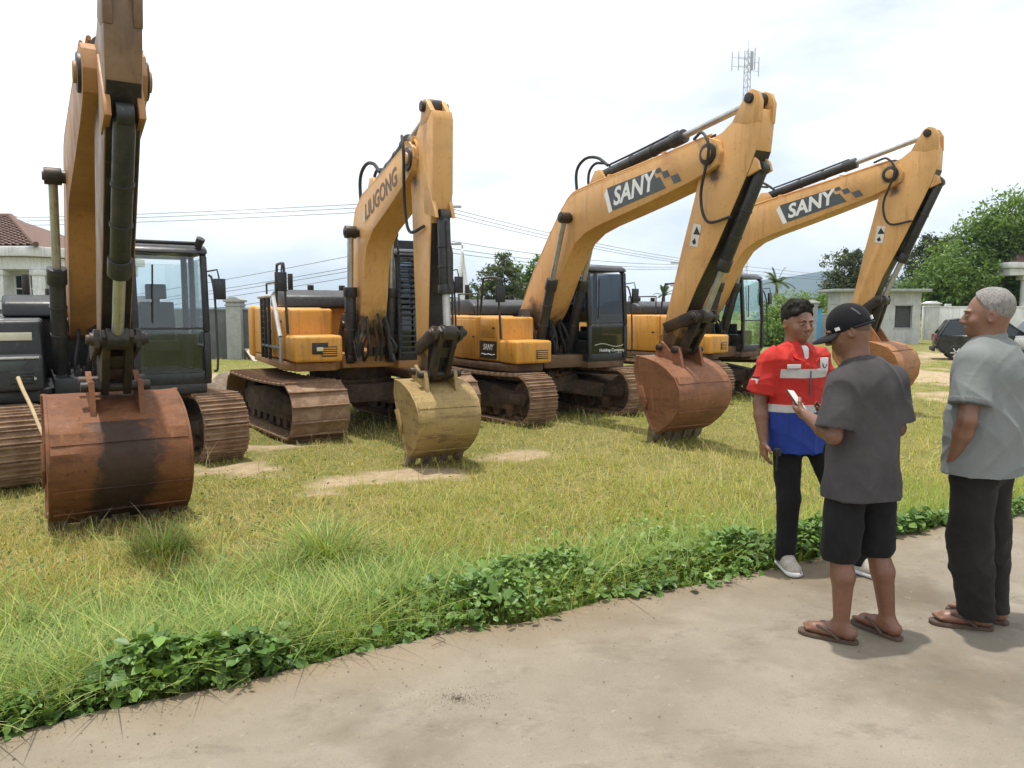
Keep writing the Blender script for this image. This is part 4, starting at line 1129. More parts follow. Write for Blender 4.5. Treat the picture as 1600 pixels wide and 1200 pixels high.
# tiled roof: courses of real tiles on the slope that faces us
y_r, z_r = 5.0, Zp(320)
xl = X(-430)
rf = MB(); rf.add([(xl, -.5, ze + .01), (xe, -.5, ze + .01), (xe - 4.6, y_r, z_r), (xl, y_r, z_r), (xe, 9, ze + .01)], [(0, 1, 2, 3), (1, 4, 2)])
rf = rf.build('roof', Mt['tileroof'], hs, 0, 0)
tv, tf = [], []
nc = 22
for i in range(nc):
    k0 = i / nc
    xe_k = xe - 4.6 * k0
    x = xl
    sl = math.hypot(y_r + .5, z_r - ze)
    while x < xe_k - .1:
        tw_, n0 = .34, len(tv)
        A = np.array([0, -.5 + (y_r + .5) * k0, ze + (z_r - ze) * k0]); u = np.array([0, (y_r + .5), (z_r - ze)]) / sl; nrm = np.array([0, -u[2], u[1]])
        for s_, lift in ((0, .07), (sl / nc * 1.12, .02)):
            for dx, up in ((0, .0), (.10, .05), (.2, .05), (.34, 0)):
                p = A + u * s_ + nrm * (lift + up); tv.append((x + dx, p[1], p[2]))
        for e in range(3): tf.append((n0 + e, n0 + e + 1, n0 + 5 + e, n0 + 4 + e))
        x += tw_
o = np_mesh('roof_tiles', np.array(tv), np.array(tf), 4, Mt['tileroof'], rf); o['kind'] = 'stuff'
b = MB(); b.tube([(xe + .05, -.55, ze + .08), (xe - 4.6, y_r, z_r + .08)], .14, 8); b.build('ridge', Mt['tileroof'], rf)
b = MB(); b.tube([(xe - 4.6, y_r, z_r + .08), (xl, y_r, z_r + .08)], .14, 8); b.build('ridge', Mt['tileroof'], rf)
for pxc in (62, 4):
    b = MB(); x_ = X(pxc); b.box((x_ - .2, -.1, -.3), (x_ + .2, .3, Zp(424))); b.box((x_ - .27, -.17, Zp(430)), (x_ + .27, .37, Zp(421.5))); b.build('column', Mt['wallwhite'], hs, .02)
for (a_, c_, t_, u_) in ((8, 30, 430, 478), (32, 56, 430, 478), (66, 80, 432, 476)):
    b = MB(); b.box((X(a_), .93, Zp(u_)), (X(c_), .99, Zp(t_))); w_ = b.build('window', Mt['window'], hs)
    f_ = MB(); f_.box((X(a_) - .06, .90, Zp(450) - .03), (X(c_) + .06, .925, Zp(450) + .03)); f_.build('window_bar', Mt['wallwhite'], w_)
    for q in (a_, c_):
        f_ = MB(); f_.box((X(q) - .05, .89, Zp(u_)), (X(q) + .05, .935, Zp(t_))); f_.build('window_frame', Mt['wallwhite'], w_)
# porch house, far right
d = 58.0
hr = empty('house', (at(1640, 500, d)[0], d, GZ), 0, 'white porch with fluted column and tiled roof at the right edge', 'house')
ox = hs.location.x; ox = hr.location.x
Xr = lambda px: at(px, 500, d)[0] - ox
Zr = lambda py: at(800, py, d)[2] - GZ
b = MB(); b.box((Xr(1560), -1, Zr(431)), (Xr(1900), 8, Zr(420))); b.box((Xr(1556), -1.3, Zr(419.8)), (Xr(1900), 8, Zr(411))); b.build('entablature', Mt['wallwhite'], hr, .04)
b = MB(); b.add([(Xr(1570), -1.0, Zr(410.5)), (Xr(1900), -1.0, Zr(410.5)), (Xr(1900), 4, Zr(350)), (Xr(1640), 4, Zr(350)), (Xr(1570), 8, Zr(410.5))], [(0, 1, 2, 3), (4, 0, 3)])
b.build('roof', Mt['tileroof'], hr, 0, 0)
for q in (1594, 1680):
    x_ = Xr(q); b = MB(); b.cyl((x_, -.3, -.3), (x_, -.3, Zr(438)), .33, .29, n=20); b.box((x_ - .45, -.75, Zr(438)), (x_ + .45, .15, Zr(431.3))); b.box((x_ - .55, -.85, -.3), (x_ + .55, .25, .9)); b.build('column', Mt['wallwhite'], hr, .02)
b = MB(); b.box((Xr(1606), 3, -.3), (Xr(1900), 8, Zr(431.5))); b.build('wall', Mt['wallwhite'], hr)
b = MB(); b.box((Xr(1612), 2.9, .2), (Xr(1640), 2.98, Zr(445))); b.build('window', Mt['window'], hr)

# lattice radio mast
d = 115.0
mx_ = at(1157, 500, d)[0]
ms = empty('radio_mast', (mx_, d, GZ), R(20), 'thin lattice radio mast with antennas rising behind the middle boom', 'mast')
Ht = at(800, 78, d)[2] - GZ
for k in range(3):
    a_ = k * 2.094
    b = MB(); b.cyl((1.0 * math.cos(a_), 1.0 * math.sin(a_), 0), (.48 * math.cos(a_), .48 * math.sin(a_), Ht), .055, n=6); b.build('mast_leg', Mt['galv'], ms)
b = MB()
nb = 38
for i in range(nb):
    for k in range(3):
        r0 = 1.0 - .52 * i / nb; r1 = 1.0 - .52 * (i + 1) / nb
        a0, a1 = k * 2.094, (k + 1) * 2.094
        p0 = (r0 * math.cos(a0), r0 * math.sin(a0), Ht * i / nb); p1 = (r1 * math.cos(a1), r1 * math.sin(a1), Ht * (i + 1) / nb); p2 = (r0 * math.cos(a1), r0 * math.sin(a1), Ht * i / nb)
        b.cyl(p0, p1, .026, n=4); b.cyl(p0, p2, .026, n=4)
o = b.build('lattice', Mt['galv'], ms); o['kind'] = 'stuff'
for x_, y_, z0, z1, r_ in ((-2.7, 0, -3.2, -.5, .06), (-1.5, .1, -3.0, -.3, .06), (.25, -.6, -2.9, -.4, .22), (1.3, .1, -2.6, .5, .07), (1.7, -.3, -3.6, -.9, .06), (0, 0, -1, 1.2, .03)):
    b = MB(); b.cyl((x_, y_, Ht + z0), (x_, y_, Ht + z1), r_, n=8)
    for z_ in (z0 * .75 + z1 * .25, z0 * .3 + z1 * .7): b.cyl((0, 0, Ht + z_ * .9 - .2), (x_, y_, Ht + z_), .03, n=5)
    b.build('antenna', Mt['galv'], ms)

# utility poles and overhead wires
def upole(px, d, py_top, label):
    x_ = at(px, 500, d)[0]; zt = at(800, py_top, d)[2]
    p = empty('utility_pole', (x_, d, GZ), 0, label, 'pole')
    b = MB(); b.cyl((0, 0, -.3), (0, 0, zt - GZ), .17, .11, n=12); b.build('shaft', Mt['pole'], p)
    for z_ in (zt - GZ - .3, zt - GZ - 1.9):
        b = MB(); b.box((-.9, -.06, z_ - .05), (.9, .06, z_ + .05)); b.build('crossarm', Mt['galv'], p, .01)
    return p
upole(690, 34, 312, 'utility pole hidden behind the arm of the barred cab machine')
upole(1066, 55, 404, 'distant utility pole behind the middle machine')
def wire(p0, d0, p1, d1, sag, label, group):
    a, c_ = Vector(at(*p0, d0)), Vector(at(*p1, d1)); pts = []
    for i in range(25):
        k = i / 24; q = a.lerp(c_, k); q.z -= sag * 4 * k * (1 - k); pts.append(q)
    b = MB(); b.tube(pts, .013, 5)
    tag(b.build('overhead_wire', Mt['wire']), label, 'wire', group)
nm_ = ['topmost', 'second', 'third', 'fourth', 'fifth']
for i, (yl, yr_) in enumerate(((340, 312), (345, 318), (352, 325))):
    wire((-120, yl + 3), 48, (690, yr_), 34, .15, f'thin black overhead wire, {nm_[i]} of the three high ones above the left house', 'high wires left')
for i, (yl, yr_) in enumerate(((480, 371), (488, 392), (492, 398), (500, 408), (512, 428))):
    wire((70, yl), 62, (690, yr_), 34, .25, f'sloping overhead wire, {nm_[i]} of the low bundle between the two left cabs', 'low wires left')
for i, (yl, yr_) in enumerate(((322, 404), (328, 408), (334, 411))):
    wire((690, yl), 34, (1066, yr_), 55, .2, f'overhead wire falling to the right, {nm_[i]} of the upper three over the green tree', 'high wires right')
for i, (yl, yr_) in enumerate(((374, 413), (386, 417), (393, 420))):
    wire((690, yl), 34, (1066, yr_), 55, .3, f'overhead wire, {nm_[i]} of the lower three crossing the green tree', 'low wires right')
for i, (yl, yr_) in enumerate(((404, 440), (412, 441), (418, 443))):
    wire((1066, yl), 55, (1500, yr_), 130, .5, f'far overhead wire, {nm_[i]} of three above the blue hill', 'far wires')
# thin pole with a ragged pale sheet
x_, y_, z_ = at(722, 500, 32)
tp_ = empty('thin_pole', (x_, 32, GZ), 0, 'thin pole with a ragged pale sheet hanging right of the barred cab', 'pole')
zt = at(800, 383, 32)[2] - GZ
b = MB(); b.cyl((0, 0, 0), (.03, 0, zt), .05, .035, n=8); b.build('shaft', Mt['galv'], tp_)
n = 12; vs = []; fs = []
for i in range(n + 1):
    k = i / n; w_ = .08 + .55 * k - .35 * max(0, k - .75) * 2
    for j in range(5):
        u = j / 4 - .5
        vs.append((.0 + u * w_ + .03, -.06 + .07 * math.sin(j * 2.2 + i * .5), zt - .15 - k * 2.2 - .12 * (j % 2) * k))
for i in range(n):
    for j in range(4): fs.append((i*5 + j, i*5 + j + 1, i*5 + j + 6, i*5 + j + 5))
b = MB(); b.add(vs, fs); o = b.build('sheet', Mt['white'], tp_, 0, 80)
sm = o.modifiers.new('thickness', 'SOLIDIFY'); sm.thickness = .01

# far hill ridge with depth
xs_ = np.linspace(-2600, 4200, 160); rowsH = []
prof_px = [(-1000, 482), (900, 481), (1080, 470), (1140, 452), (1180, 438), (1235, 430), (1262, 429), (1292, 424), (1320, 429), (1400, 437), (1500, 444), (1700, 452), (2400, 465)]
hz = np.interp(xs_, [at(p, 500, 3000)[0] for p, q in prof_px], [at(800, q, 3000)[2] for p, q in prof_px]) - GZ
hz = hz + (vnoise(xs_, xs_ * 0, .012, 4) - .5) * 10 + (vnoise(xs_, xs_ * 0, .04, 6) - .5) * 5
HV = []
for k, (yy, kk) in enumerate(((2300, -.02), (2500, .35), (2750, .72), (3000, 1.0), (3400, .6), (4000, -.02))):
    HV.append(np.stack([xs_, xs_ * 0 + yy + (vnoise(xs_, xs_ * 0 + k, .008, k) - .5) * 160, GZ + hz * kk * (1 + (vnoise(xs_, xs_ * 0 + k * 5, .01, k) - .5) * .25 * (kk < 1))], 1))
HV = np.array(HV); nr, nc_ = HV.shape[:2]
ii = (np.arange(nr - 1)[:, None] * nc_ + np.arange(nc_ - 1)[None]).ravel()
m, t, o = nodes('forested_hill'); v = coords(t)
finish(t, o, mix(t, ramp(t, noise(t, v, .02, 8, .7), .35, .65), (.022, .042, .04), (.04, .06, .05)), .95, 0, noise(t, v, .05, 6), .5, 4, .1)
hill = np_mesh('hill', HV.reshape(-1, 3), np.stack([ii, ii + 1, ii + nc_ + 1, ii + nc_], 1), 4, m); hill['kind'] = 'structure'

# ------------------------------------------------------------------ small things on the ground
def lump(name, loc, rx, ry, rz, mat, label, cat, seed, amp=.35):
    bm = bmesh.new(); bmesh.ops.create_icosphere(bm, subdivisions=4, radius=1)
    for v_ in bm.verts:
        p = v_.co.copy(); nn = 0
        for o_, w_ in ((1.3, .6), (2.9, .28), (6.5, .13), (13, .06)):
            nn += w_ * (math.sin(p.x * o_ * 2.1 + seed + 1.7 * math.sin(p.y * o_ * 1.3)) * math.cos(p.y * o_ * 1.9 + seed * 1.7 + p.z * o_))
        q = p * (1 + amp * nn); v_.co = (q.x * rx, q.y * ry, max(q.z, -.2) * rz)
    me = bpy.data.meshes.new(name); bm.to_mesh(me); bm.free(); shade(me, 60)
    o_ = link(name, me, None, [mat]); o_.location = loc; return tag(o_, label, cat)
Mt['spoil'] = pm('dry_spoil', (.20, .155, .11), (.29, .23, .165), 5, .95, 0, (.15, .115, .08), (.45, .62), 7, bscale=18, bstr=1, bdist=.04)
p = unproj(352, 640, GZ)
lump('soil_mound', (p[0] - .15, p[1] + .7, GZ), .72, .7, .62, Mt['spoil'], 'rough grey brown soil mound between the two left machines', 'mound', 2.0)
Mt['plank'] = pm('weathered_plank', (.42, .38, .31), (.52, .47, .38), 4, .85, 0, (.3, .26, .2), (.5, .7), 4, stretch=(6, 6, 1))
b = MB(); p0 = at(403, 570, 29.6); p1 = at(385, 545, 30.7); b.beam(p0, p1, .16, .03)
tag(b.build('plank', Mt['plank'], None, .004), 'short pale plank leaning at the pillar of the dark grey wall', 'plank')
Mt['bamboo'] = pm('dry_bamboo', (.40, .30, .16), (.50, .39, .22), 5, .6, 0, (.3, .2, .1), (.5, .7), 5)
b = MB(); p0 = Vector(at(84, 716, 6.9)); p1 = Vector(at(28, 590, 7.6))
pts = [p0.lerp(p1, k / 10) + Vector((.004 * math.sin(k * 1.3), 0, 0)) for k in range(11)]
b.tube(pts, .014, 8, r_end=.019)
tag(b.build('bamboo_stick', Mt['bamboo'], None), 'dry bamboo stick leaning against the wide orange bucket', 'stick')

# ------------------------------------------------------------------ parked cars
Mt['carblack'] = pm('car_black', (.012, .013, .015), (.016, .017, .02), 2, .16, 0, (.06, .055, .05), (.62, .9), 2, bstr=.02, spec=.6)
Mt['carsilver'] = pm('car_silver', (.62, .63, .64), (.66, .67, .68), 2, .25, .3, (.4, .38, .35), (.65, .9), 2, bstr=.02)
Mt['tyre'] = pm('tyre', (.018, .018, .018), (.03, .029, .027), 8, .85)
Mt['alloy'] = pm('alloy', (.55, .55, .56), (.62, .62, .63), 8, .3, .7)
Mt['redlamp'] = pm('red_lamp', (.16, .012, .012), (.20, .016, .015), 8, .25)
Mt['carglass'] = glass('car_glass', (.12, .14, .15), .32, .02)
def car(label, loc, rz, paint):
    r = empty('car', loc, rz, label, 'car', 'parked cars')
    # sections along x (nose +x): bottom z, waist z, roof z, half widths
    lw = MB()
    side = [(-2.02, .42), (-2.08, .60), (-2.06, .92), (-1.98, 1.02), (1.0, .98), (1.75, .86), (2.02, .74), (2.08, .5), (2.02, .30), (1.72, .24), (-1.75, .24)]
    ns = 9
    vs = []; fs = []; n = len(side)
    for j in range(ns):
        t_ = j / (ns - 1) * 2 - 1; k = 1 - .045 * abs(t_) ** 4
        for (x_, z_) in side: vs.append((x_ * k, t_ * .84 * (1 - .03 * abs(z_ - .6)), z_))
    for j in range(ns - 1):
        for i in range(n): fs.append((j*n + i, j*n + (i+1) % n, (j+1)*n + (i+1) % n, (j+1)*n + i))
    fs += [tuple(range(n))[::-1], tuple(range((ns-1)*n, ns*n))]
    lw.add(vs, fs); me = lw.mesh('body', 0, 0); bm = bmesh.new(); bm.from_mesh(me); bmesh.ops.recalc_face_normals(bm, faces=bm.faces)
    bmesh.ops.bevel(bm, geom=[e for e in bm.edges if e.calc_face_angle(0) > .5], offset=.05, segments=3, affect='EDGES', clamp_overlap=True); bm.to_mesh(me); bm.free(); shade(me, 40)
    body = link('body', me, r, [paint])
    top = MB()   # roof and pillars
    lo = [(-1.95, 1.0), (1.02, .97)]; hi = [(-1.62, 1.58), (-1.2, 1.64), (-.2, 1.64), (.28, 1.55)]
    wl_, wh = .80, .62
    top.add([(x_, s_ * wh, z_) for s_ in (-1, 1) for x_, z_ in hi] + [(x_, s_ * wh, z_ - .06) for s_ in (-1, 1) for x_, z_ in hi],
            [(0, 1, 5, 4), (1, 2, 6, 5), (2, 3, 7, 6), (8, 12, 13, 9), (9, 13, 14, 10), (10, 14, 15, 11), (0, 8, 9, 1), (1, 9, 10, 2), (2, 10, 11, 3), (4, 5, 13, 12), (5, 6, 14, 13), (6, 7, 15, 14), (0, 4, 12, 8), (3, 11, 15, 7)])
    top.build('roof', paint, r, .03)
    for s_ in (-1, 1):
        for (xa, xb_) in ((-1.9, -1.58), (-.92, -.82), (.10, .04), (1.0, .27)):
            q = MB(); q.beam((xa, s_ * wl_, .98), (xb_, s_ * (wh + .01), 1.56), .07, .06); q.build('pillar', paint, r, .01)
        q = MB(); q.add([(-1.88, s_ * .795, 1.0), (.98, s_ * .795, .98), (.27, s_ * .625, 1.55), (-1.56, s_ * .625, 1.57)], [(0, 1, 2, 3)]); q.build('side_window', Mt['carglass'], r, 0, 0)
        q = MB(); q.box((-2.07, s_ * .66 - .12, .72), (-1.98, s_ * .66 + .12, 1.0)); q.build('tail_lamp', Mt['redlamp'], r, .02)
        q = MB(); q.box((1.88, s_ * .62 - .14, .62), (2.03, s_ * .62 + .14, .76)); q.build('headlight', Mt['alloy'], r, .03)
        q = MB(); q.box((.85, s_ * .93 - .1, .98), (.98, s_ * .93 + .06, 1.12)); q.build('wing_mirror', paint, r, .03)
        for xw in (-1.32, 1.30):
            w_ = empty_mesh_wheel(r, xw, s_)
        for xd in (-.25, .75):
            q = MB(); q.box((xd - .4, s_ * .845 - .012, .80), (xd - .22, s_ * .845 + .012, .83)); q.build('door_handle', paint, r, .006)
    q = MB(); q.add([(1.02, -.74, .99), (1.02, .74, .99), (.30, .58, 1.54), (.30, -.58, 1.54)], [(0, 1, 2, 3)]); q.build('windscreen', Mt['carglass'], r, 0, 0)
    q = MB(); q.add([(-1.98, .74, 1.03), (-1.98, -.74, 1.03), (-1.64, -.58, 1.55), (-1.64, .58, 1.55)], [(0, 1, 2, 3)]); q.build('rear_window', Mt['carglass'], r, 0, 0)
    q = MB(); q.box((-2.14, -.7, .34), (-2.03, .7, .50)); q.build('bumper', Mt['tyre'], r, .03)
    return r
def empty_mesh_wheel(r, xw, s_):
    y0, y1 = s_ * .66, s_ * .865
    q = MB(); q.cyl((xw, y0, .30), (xw, y1, .30), .305, n=28); ty = q.build('wheel', Mt['tyre'], r, .03, seg=3)
    q = MB(); q.cyl((xw, y1, .30), (xw, y1 + s_ * .012, .30), .205, n=28); q.build('rim', Mt['tyre'], ty)
    q = MB()
    for k in range(6):
        a_ = k * math.pi / 3
        q.beam((xw + .03 * math.cos(a_), y1 + s_ * .02, .30 + .03 * math.sin(a_)), (xw + .2 * math.cos(a_), y1 + s_ * .018, .30 + .2 * math.sin(a_)), .045, .03, up=(0, 1, 0))
    q.build('spokes', Mt['alloy'], ty)
    return ty
p = unproj(1492, 563, GZ)
car('black hatchback car parked behind the man in the grey polo', (p[0] + 1.5, p[1] + .1, GZ), R(-24), Mt['carblack'])
p = unproj(1672, 566, GZ)
car('silver car at the right edge, mostly hidden by the grey polo man', (p[0] + .0, p[1] - .3, GZ), R(-8), Mt['carsilver'])
# ------------------------------------------------------------------ people: smooth implicit bodies
class Field:
    def __init__(s, lo, hi, h):
        s.lo = np.array(lo, float); s.h = h
        s.n = np.ceil((np.array(hi) - s.lo) / h).astype(int) + 1
        s.ax = [s.lo[i] + h * np.arange(s.n[i]) for i in range(3)]
        s.d = np.full(tuple(s.n), .2, np.float32)
    def sub(s, lo, hi):
        sl = []
        for i in range(3):
            a = int(max(0, math.floor((lo[i] - s.lo[i]) / s.h))); b = int(min(s.n[i], math.ceil((hi[i] - s.lo[i]) / s.h) + 1))
            sl.append(slice(a, max(b, a)))
        X_, Y_, Z_ = np.meshgrid(*[s.ax[i][sl[i]] for i in range(3)], indexing='ij')
        return tuple(sl), np.stack([X_, Y_, Z_], -1)
    def join(s, sl, v, k, op='add'):
        o = s.d[sl]
        if op == 'add':
            if k > 0:
                h = np.clip(.5 + .5 * (o - v) / k, 0, 1); r = o * (1 - h) + v * h - k * h * (1 - h)
            else: r = np.minimum(o, v)
        else:   # carve v out
            h = np.clip(.5 - .5 * (o + v) / max(k, 1e-4), 0, 1); r = o * (1 - h) + (-v) * h + k * h * (1 - h)
        s.d[sl] = r
    def cone(s, a, b, ra, rb, k=.02, flat=None, op='add', cut=None):
        a, b = np.array(a, float), np.array(b, float); m = max(ra, rb) * (1 if flat is None else max(1, flat[1])) + .04 + k
        sl, P = s.sub(np.minimum(a, b) - m, np.maximum(a, b) + m)
        if P.size == 0: return
        ba = b - a; q = P - a; L2 = ba @ ba + 1e-12
        t = np.clip(q @ ba / L2, 0, 1); w = q - t[..., None] * ba
        f = 1
        if flat is not None:
            ax = np.array(flat[0], float); ax /= np.linalg.norm(ax); w = w + (w @ ax)[..., None] * ax * (1 / flat[1] - 1); f = min(1, flat[1]) ** .5
        v = (np.linalg.norm(w, axis=-1) - (ra + (rb - ra) * t)) * f
        if cut is not None: v = np.maximum(v, (q - np.array(cut[0]) + a) @ (np.array(cut[1]) / np.linalg.norm(cut[1])))
        s.join(sl, v, k, op)
    def ell(s, c, r, k=.02, M=None, op='add', cuts=()):
        c, r = np.array(c, float), np.array(r, float); m = r.max() + .03 + k
        sl, P = s.sub(c - m, c + m)
        if P.size == 0: return
        q = P - c
        if M is not None: q = q @ np.array(M)          # into the ellipsoid's own axes
        k0 = np.linalg.norm(q / r, axis=-1); k1 = np.linalg.norm(q / (r * r), axis=-1) + 1e-9
        v = k0 * (k0 - 1) / k1
        for p0, n0 in cuts: v = np.maximum(v, (q - np.array(p0)) @ (np.array(n0) / np.linalg.norm(n0)))
        s.join(sl, v, k, op)
    def cutplane(s, p0, n0):
        X_, Y_, Z_ = np.meshgrid(*s.ax, indexing='ij'); n0 = np.array(n0, float); n0 /= np.linalg.norm(n0)
        s.d = np.maximum(s.d, ((X_ - p0[0]) * n0[0] + (Y_ - p0[1]) * n0[1] + (Z_ - p0[2]) * n0[2]).astype(np.float32))
    def net(s):
        d = s.d; S_ = d < 0
        c = np.zeros(tuple(np.array(d.shape) - 1), np.int8)
        for i in (0, 1):
            for j in (0, 1):
                for k in (0, 1): c += S_[i:d.shape[0]-1+i, j:d.shape[1]-1+j, k:d.shape[2]-1+k]
        act = np.argwhere((c > 0) & (c < 8))
        idx = np.full(c.shape, -1, np.int32); idx[tuple(act.T)] = np.arange(len(act))
        acc = np.zeros((len(act), 3)); cnt = np.zeros(len(act))
        co = [(i, j, k) for i in (0, 1) for j in (0, 1) for k in (0, 1)]
        for a in co:
            for ax in range(3):
                if a[ax]: continue
                b = list(a); b[ax] = 1
                da = d[tuple((act + a).T)]; db = d[tuple((act + b).T)]
                m_ = (da < 0) != (db < 0)
                t_ = np.where(m_, da / np.where(da == db, 1, da - db), 0)
                p = np.array(a, float)[None].repeat(len(act), 0); p[:, ax] += t_
                acc[m_] += p[m_]; cnt[m_] += 1
        V = s.lo + (act + acc / cnt[:, None]) * s.h
        Fs = []
        for ax in range(3):
            u, v = (ax + 1) % 3, (ax + 2) % 3
            A = [slice(None)] * 3; B = [slice(None)] * 3; A[ax] = slice(0, -1); B[ax] = slice(1, None)
            sa, sb = S_[tuple(A)], S_[tuple(B)]
            e = np.argwhere(sa != sb); e = e[(e[:, u] > 0) & (e[:, v] > 0) & (e[:, u] < d.shape[u] - 1) & (e[:, v] < d.shape[v] - 1)]
            fl = sa[tuple(e.T)]
            o = []
            for du, dv in ((-1, -1), (0, -1), (0, 0), (-1, 0)):
                q = e.copy(); q[:, u] += du; q[:, v] += dv; o.append(idx[tuple(q.T)])
            o = np.stack(o, 1); o = np.where(fl[:, None], o, o[:, ::-1]); Fs.append(o[(o >= 0).all(1)])
        return V, np.concatenate(Fs)

def wrinkle(V, F, amp, seed, vert=True):
    """displace cloth along its normals with sagging folds"""
    n = np.zeros_like(V)
    fn = np.cross(V[F[:, 2]] - V[F[:, 0]], V[F[:, 3]] - V[F[:, 1]])
    for i in range(4): np.add.at(n, F[:, i], fn)
    n /= np.linalg.norm(n, axis=1)[:, None] + 1e-9
    r = np.random.default_rng(seed); a = np.zeros(len(V))
    W_ = V + .05 * np.sin(V[:, [1, 2, 0]] * 9 + seed)
    for i in range(6):
        k = r.normal(size=3); k[2] *= .5 if vert else 1.3; k = k / np.linalg.norm(k) * r.uniform(10, 34)
        msk = .5 + .5 * np.sin(V @ r.normal(size=3) * 9 + r.uniform(0, 6.28))
        a += msk * (1 - np.abs(np.sin(W_ @ k + r.uniform(0, 6.28)))) ** 1.6 / 6 * 3.0
    return V + n * ((a - .5) * amp)[:, None]

def skin_mat(name, c):
    m, t, o = nodes(name); v = coords(t)
    cc = mix(t, ramp(t, noise(t, v, 7, 5, .6), .35, .65), tuple(x * .86 for x in c), tuple(x * 1.1 for x in c))
    cc = mix(t, ramp(t, noise(t, v, 60, 3), .5, .75), cc, tuple(x * .8 for x in c))
    b = finish(t, o, cc, .44, 0, noise(t, v, 160, 4), .2, .003, .55)
    b.inputs['Subsurface Weight'].default_value = .12; b.inputs['Subsurface Radius'].default_value = (.012, .005, .003)
    return m
def cloth_mat(name, c, var=.25, rough=.9, weave=900):
    m, t, o = nodes(name); v = coords(t)
    cc = mix(t, ramp(t, noise(t, v, 5, 6, .6), .3, .7), tuple(x * (1 - var) for x in c), tuple(x * (1 + var) for x in c))
    hb = N(t, 'ShaderNodeMath', operation='MULTIPLY_ADD'); t.links.new(noise(t, v, 14, 5, .6, .8), hb.inputs[0]); hb.inputs[1].default_value = 5; t.links.new(noise(t, v, 350, 2), hb.inputs[2])
    b = finish(t, o, cc, rough, 0, hb.outputs[0], .25, .004, .2)
    b.inputs['Sheen Weight'].default_value = .03
    return m
def hairmat(name, c, c2):
    m, t, o = nodes(name); v = coords(t, (1, 1, .35))
    finish(t, o, mix(t, ramp(t, noise(t, v, 120, 5, .7), .35, .65), c, c2), .8, 0, noise(t, v, 220, 5, .7), .6, .004, .12)
    return m

def rotz(a): return np.array([[math.cos(a), -math.sin(a), 0], [math.sin(a), math.cos(a), 0], [0, 0, 1]])
def rotx(a): return np.array([[1, 0, 0], [0, math.cos(a), -math.sin(a)], [0, math.sin(a), math.cos(a)]])

def hand_prims(F, w, d, n, side, curl=.5, grip=0.0):
    """w wrist, d direction of the fingers, n direction the palm faces, side +1/-1 puts the thumb on that side"""
    w, d, n = np.array(w, float), np.array(d, float), np.array(n, float)
    d /= np.linalg.norm(d); n = n - d * (n @ d); n /= np.linalg.norm(n); l = np.cross(d, n) * side
    F.cone(w, w + d * .045, .027, .030, .012, (n, .62))
    F.cone(w + d * .03 - l * .018, w + d * .085 - l * .028, .020, .014, .012)
    F.cone(w + d * .03 + l * .014, w + d * .088 + l * .022, .021, .015, .012)
    F.cone(w + d * .05 - l * .022, w + d * .088, .018, .016, .012)
    for i, (off, ln) in enumerate(((.030, .070), (.010, .078), (-.010, .073), (-.030, .058))):
        p = w + d * (.088 - .004 * abs(i - 1)) + l * off; a = curl * (.55 + .1 * i)
        dd = d
        for sgm, fr in ((.45, 1), (.30, 2), (.25, 3)):
            th = a * fr; dd = d * math.cos(th) + n * math.sin(th)
            q = p + dd * ln * sgm; F.cone(p, q, .0092 - .0008 * fr, .0086 - .0008 * fr, .004); p = q
    p = w + d * .028 + l * .026
    t1 = p + (d * .6 + l * .62 + n * (.3 + grip)) * .04; t2 = t1 + (d * .85 + l * (.25 - grip * .6) + n * (.3 + grip)) * .032
    F.cone(p, t1, .0145, .011, .01); F.cone(t1, t2, .0105, .0085, .005)

def build_head(F, nb, H, fat=1.0, up=0):
    """nb: neck base; H: head rotation; head-local: +y is the face"""
    T = lambda p: np.array(nb) + np.array((0, 0, .045 + up)) + H @ np.array(p, float)
    E_ = lambda c, r, k=.015, op='add': F.ell(T(c), r, k, H, op)
    E_((0, -.012, .155), (.076 * fat, .094, .092)); E_((0, .012, .115), (.070 * fat, .078, .085), .03)
    E_((0, .038, .062), (.052 * fat, .052, .048), .03)                 # jaw
    E_((0, .072, .040), (.022, .018, .018), .02)                        # chin
    for s_ in (-1, 1):
        E_((s_ * .044 * fat, .058, .098), (.024, .022, .024), .02)      # cheek
        E_((s_ * .030, .082, .148), (.026, .014, .009), .012)           # brow
        E_((s_ * .031, .094, .128), (.016, .010, .010), .012, 'carve')  # socket
        E_((s_ * .031, .081, .126), (.0125, .0115, .0105), .006)        # eyeball under the lid
        F.ell(T((s_ * .078 * fat, -.012, .118)), (.010, .020, .032), .008, H)   # ear
        F.ell(T((s_ * .086 * fat, -.008, .120)), (.006, .011, .018), .004, H, 'carve')
        E_((s_ * .012, .097, .092), (.010, .010, .008), .008)           # nostril wing
    F.cone(T((0, .088, .138)), T((0, .110, .098)), .009, .013, .012)    # nose
    E_((0, .091, .068), (.023, .011, .006), .006); E_((0, .089, .058), (.020, .011, .0065), .006)
    E_((0, .103, .0635), (.022, .008, .0016), .003, 'carve')
    F.cone(np.array(nb) + (0, -.012, -.05), T((0, -.022, .085)), .062, .056, .03)
    return T

def rig_base(gait):
    r = dict(neck=(0, -.01, 1.385), shR=(.182, -.01, 1.33), shL=(-.182, -.01, 1.33), hipR=(.09, 0, .88), hipL=(-.09, 0, .88),
             knR=(.10, .02, .47), knL=(-.10, .02, .47), anR=(.10, -.02, .085), anL=(-.10, -.02, .085),
             elR=(.24, -.03, 1.09), elL=(-.24, -.03, 1.09), wrR=(.26, .04, .85), wrL=(-.26, .04, .85), toeR=0.0, toeL=0.0)
    r.update(gait); return r
def to_obj(F, name, mats, parent, wr=None):
    V, Fc = F.net()
    if wr: V = wrinkle(V, Fc, *wr)
    return np_mesh(name, V, Fc, 4, mats, parent)

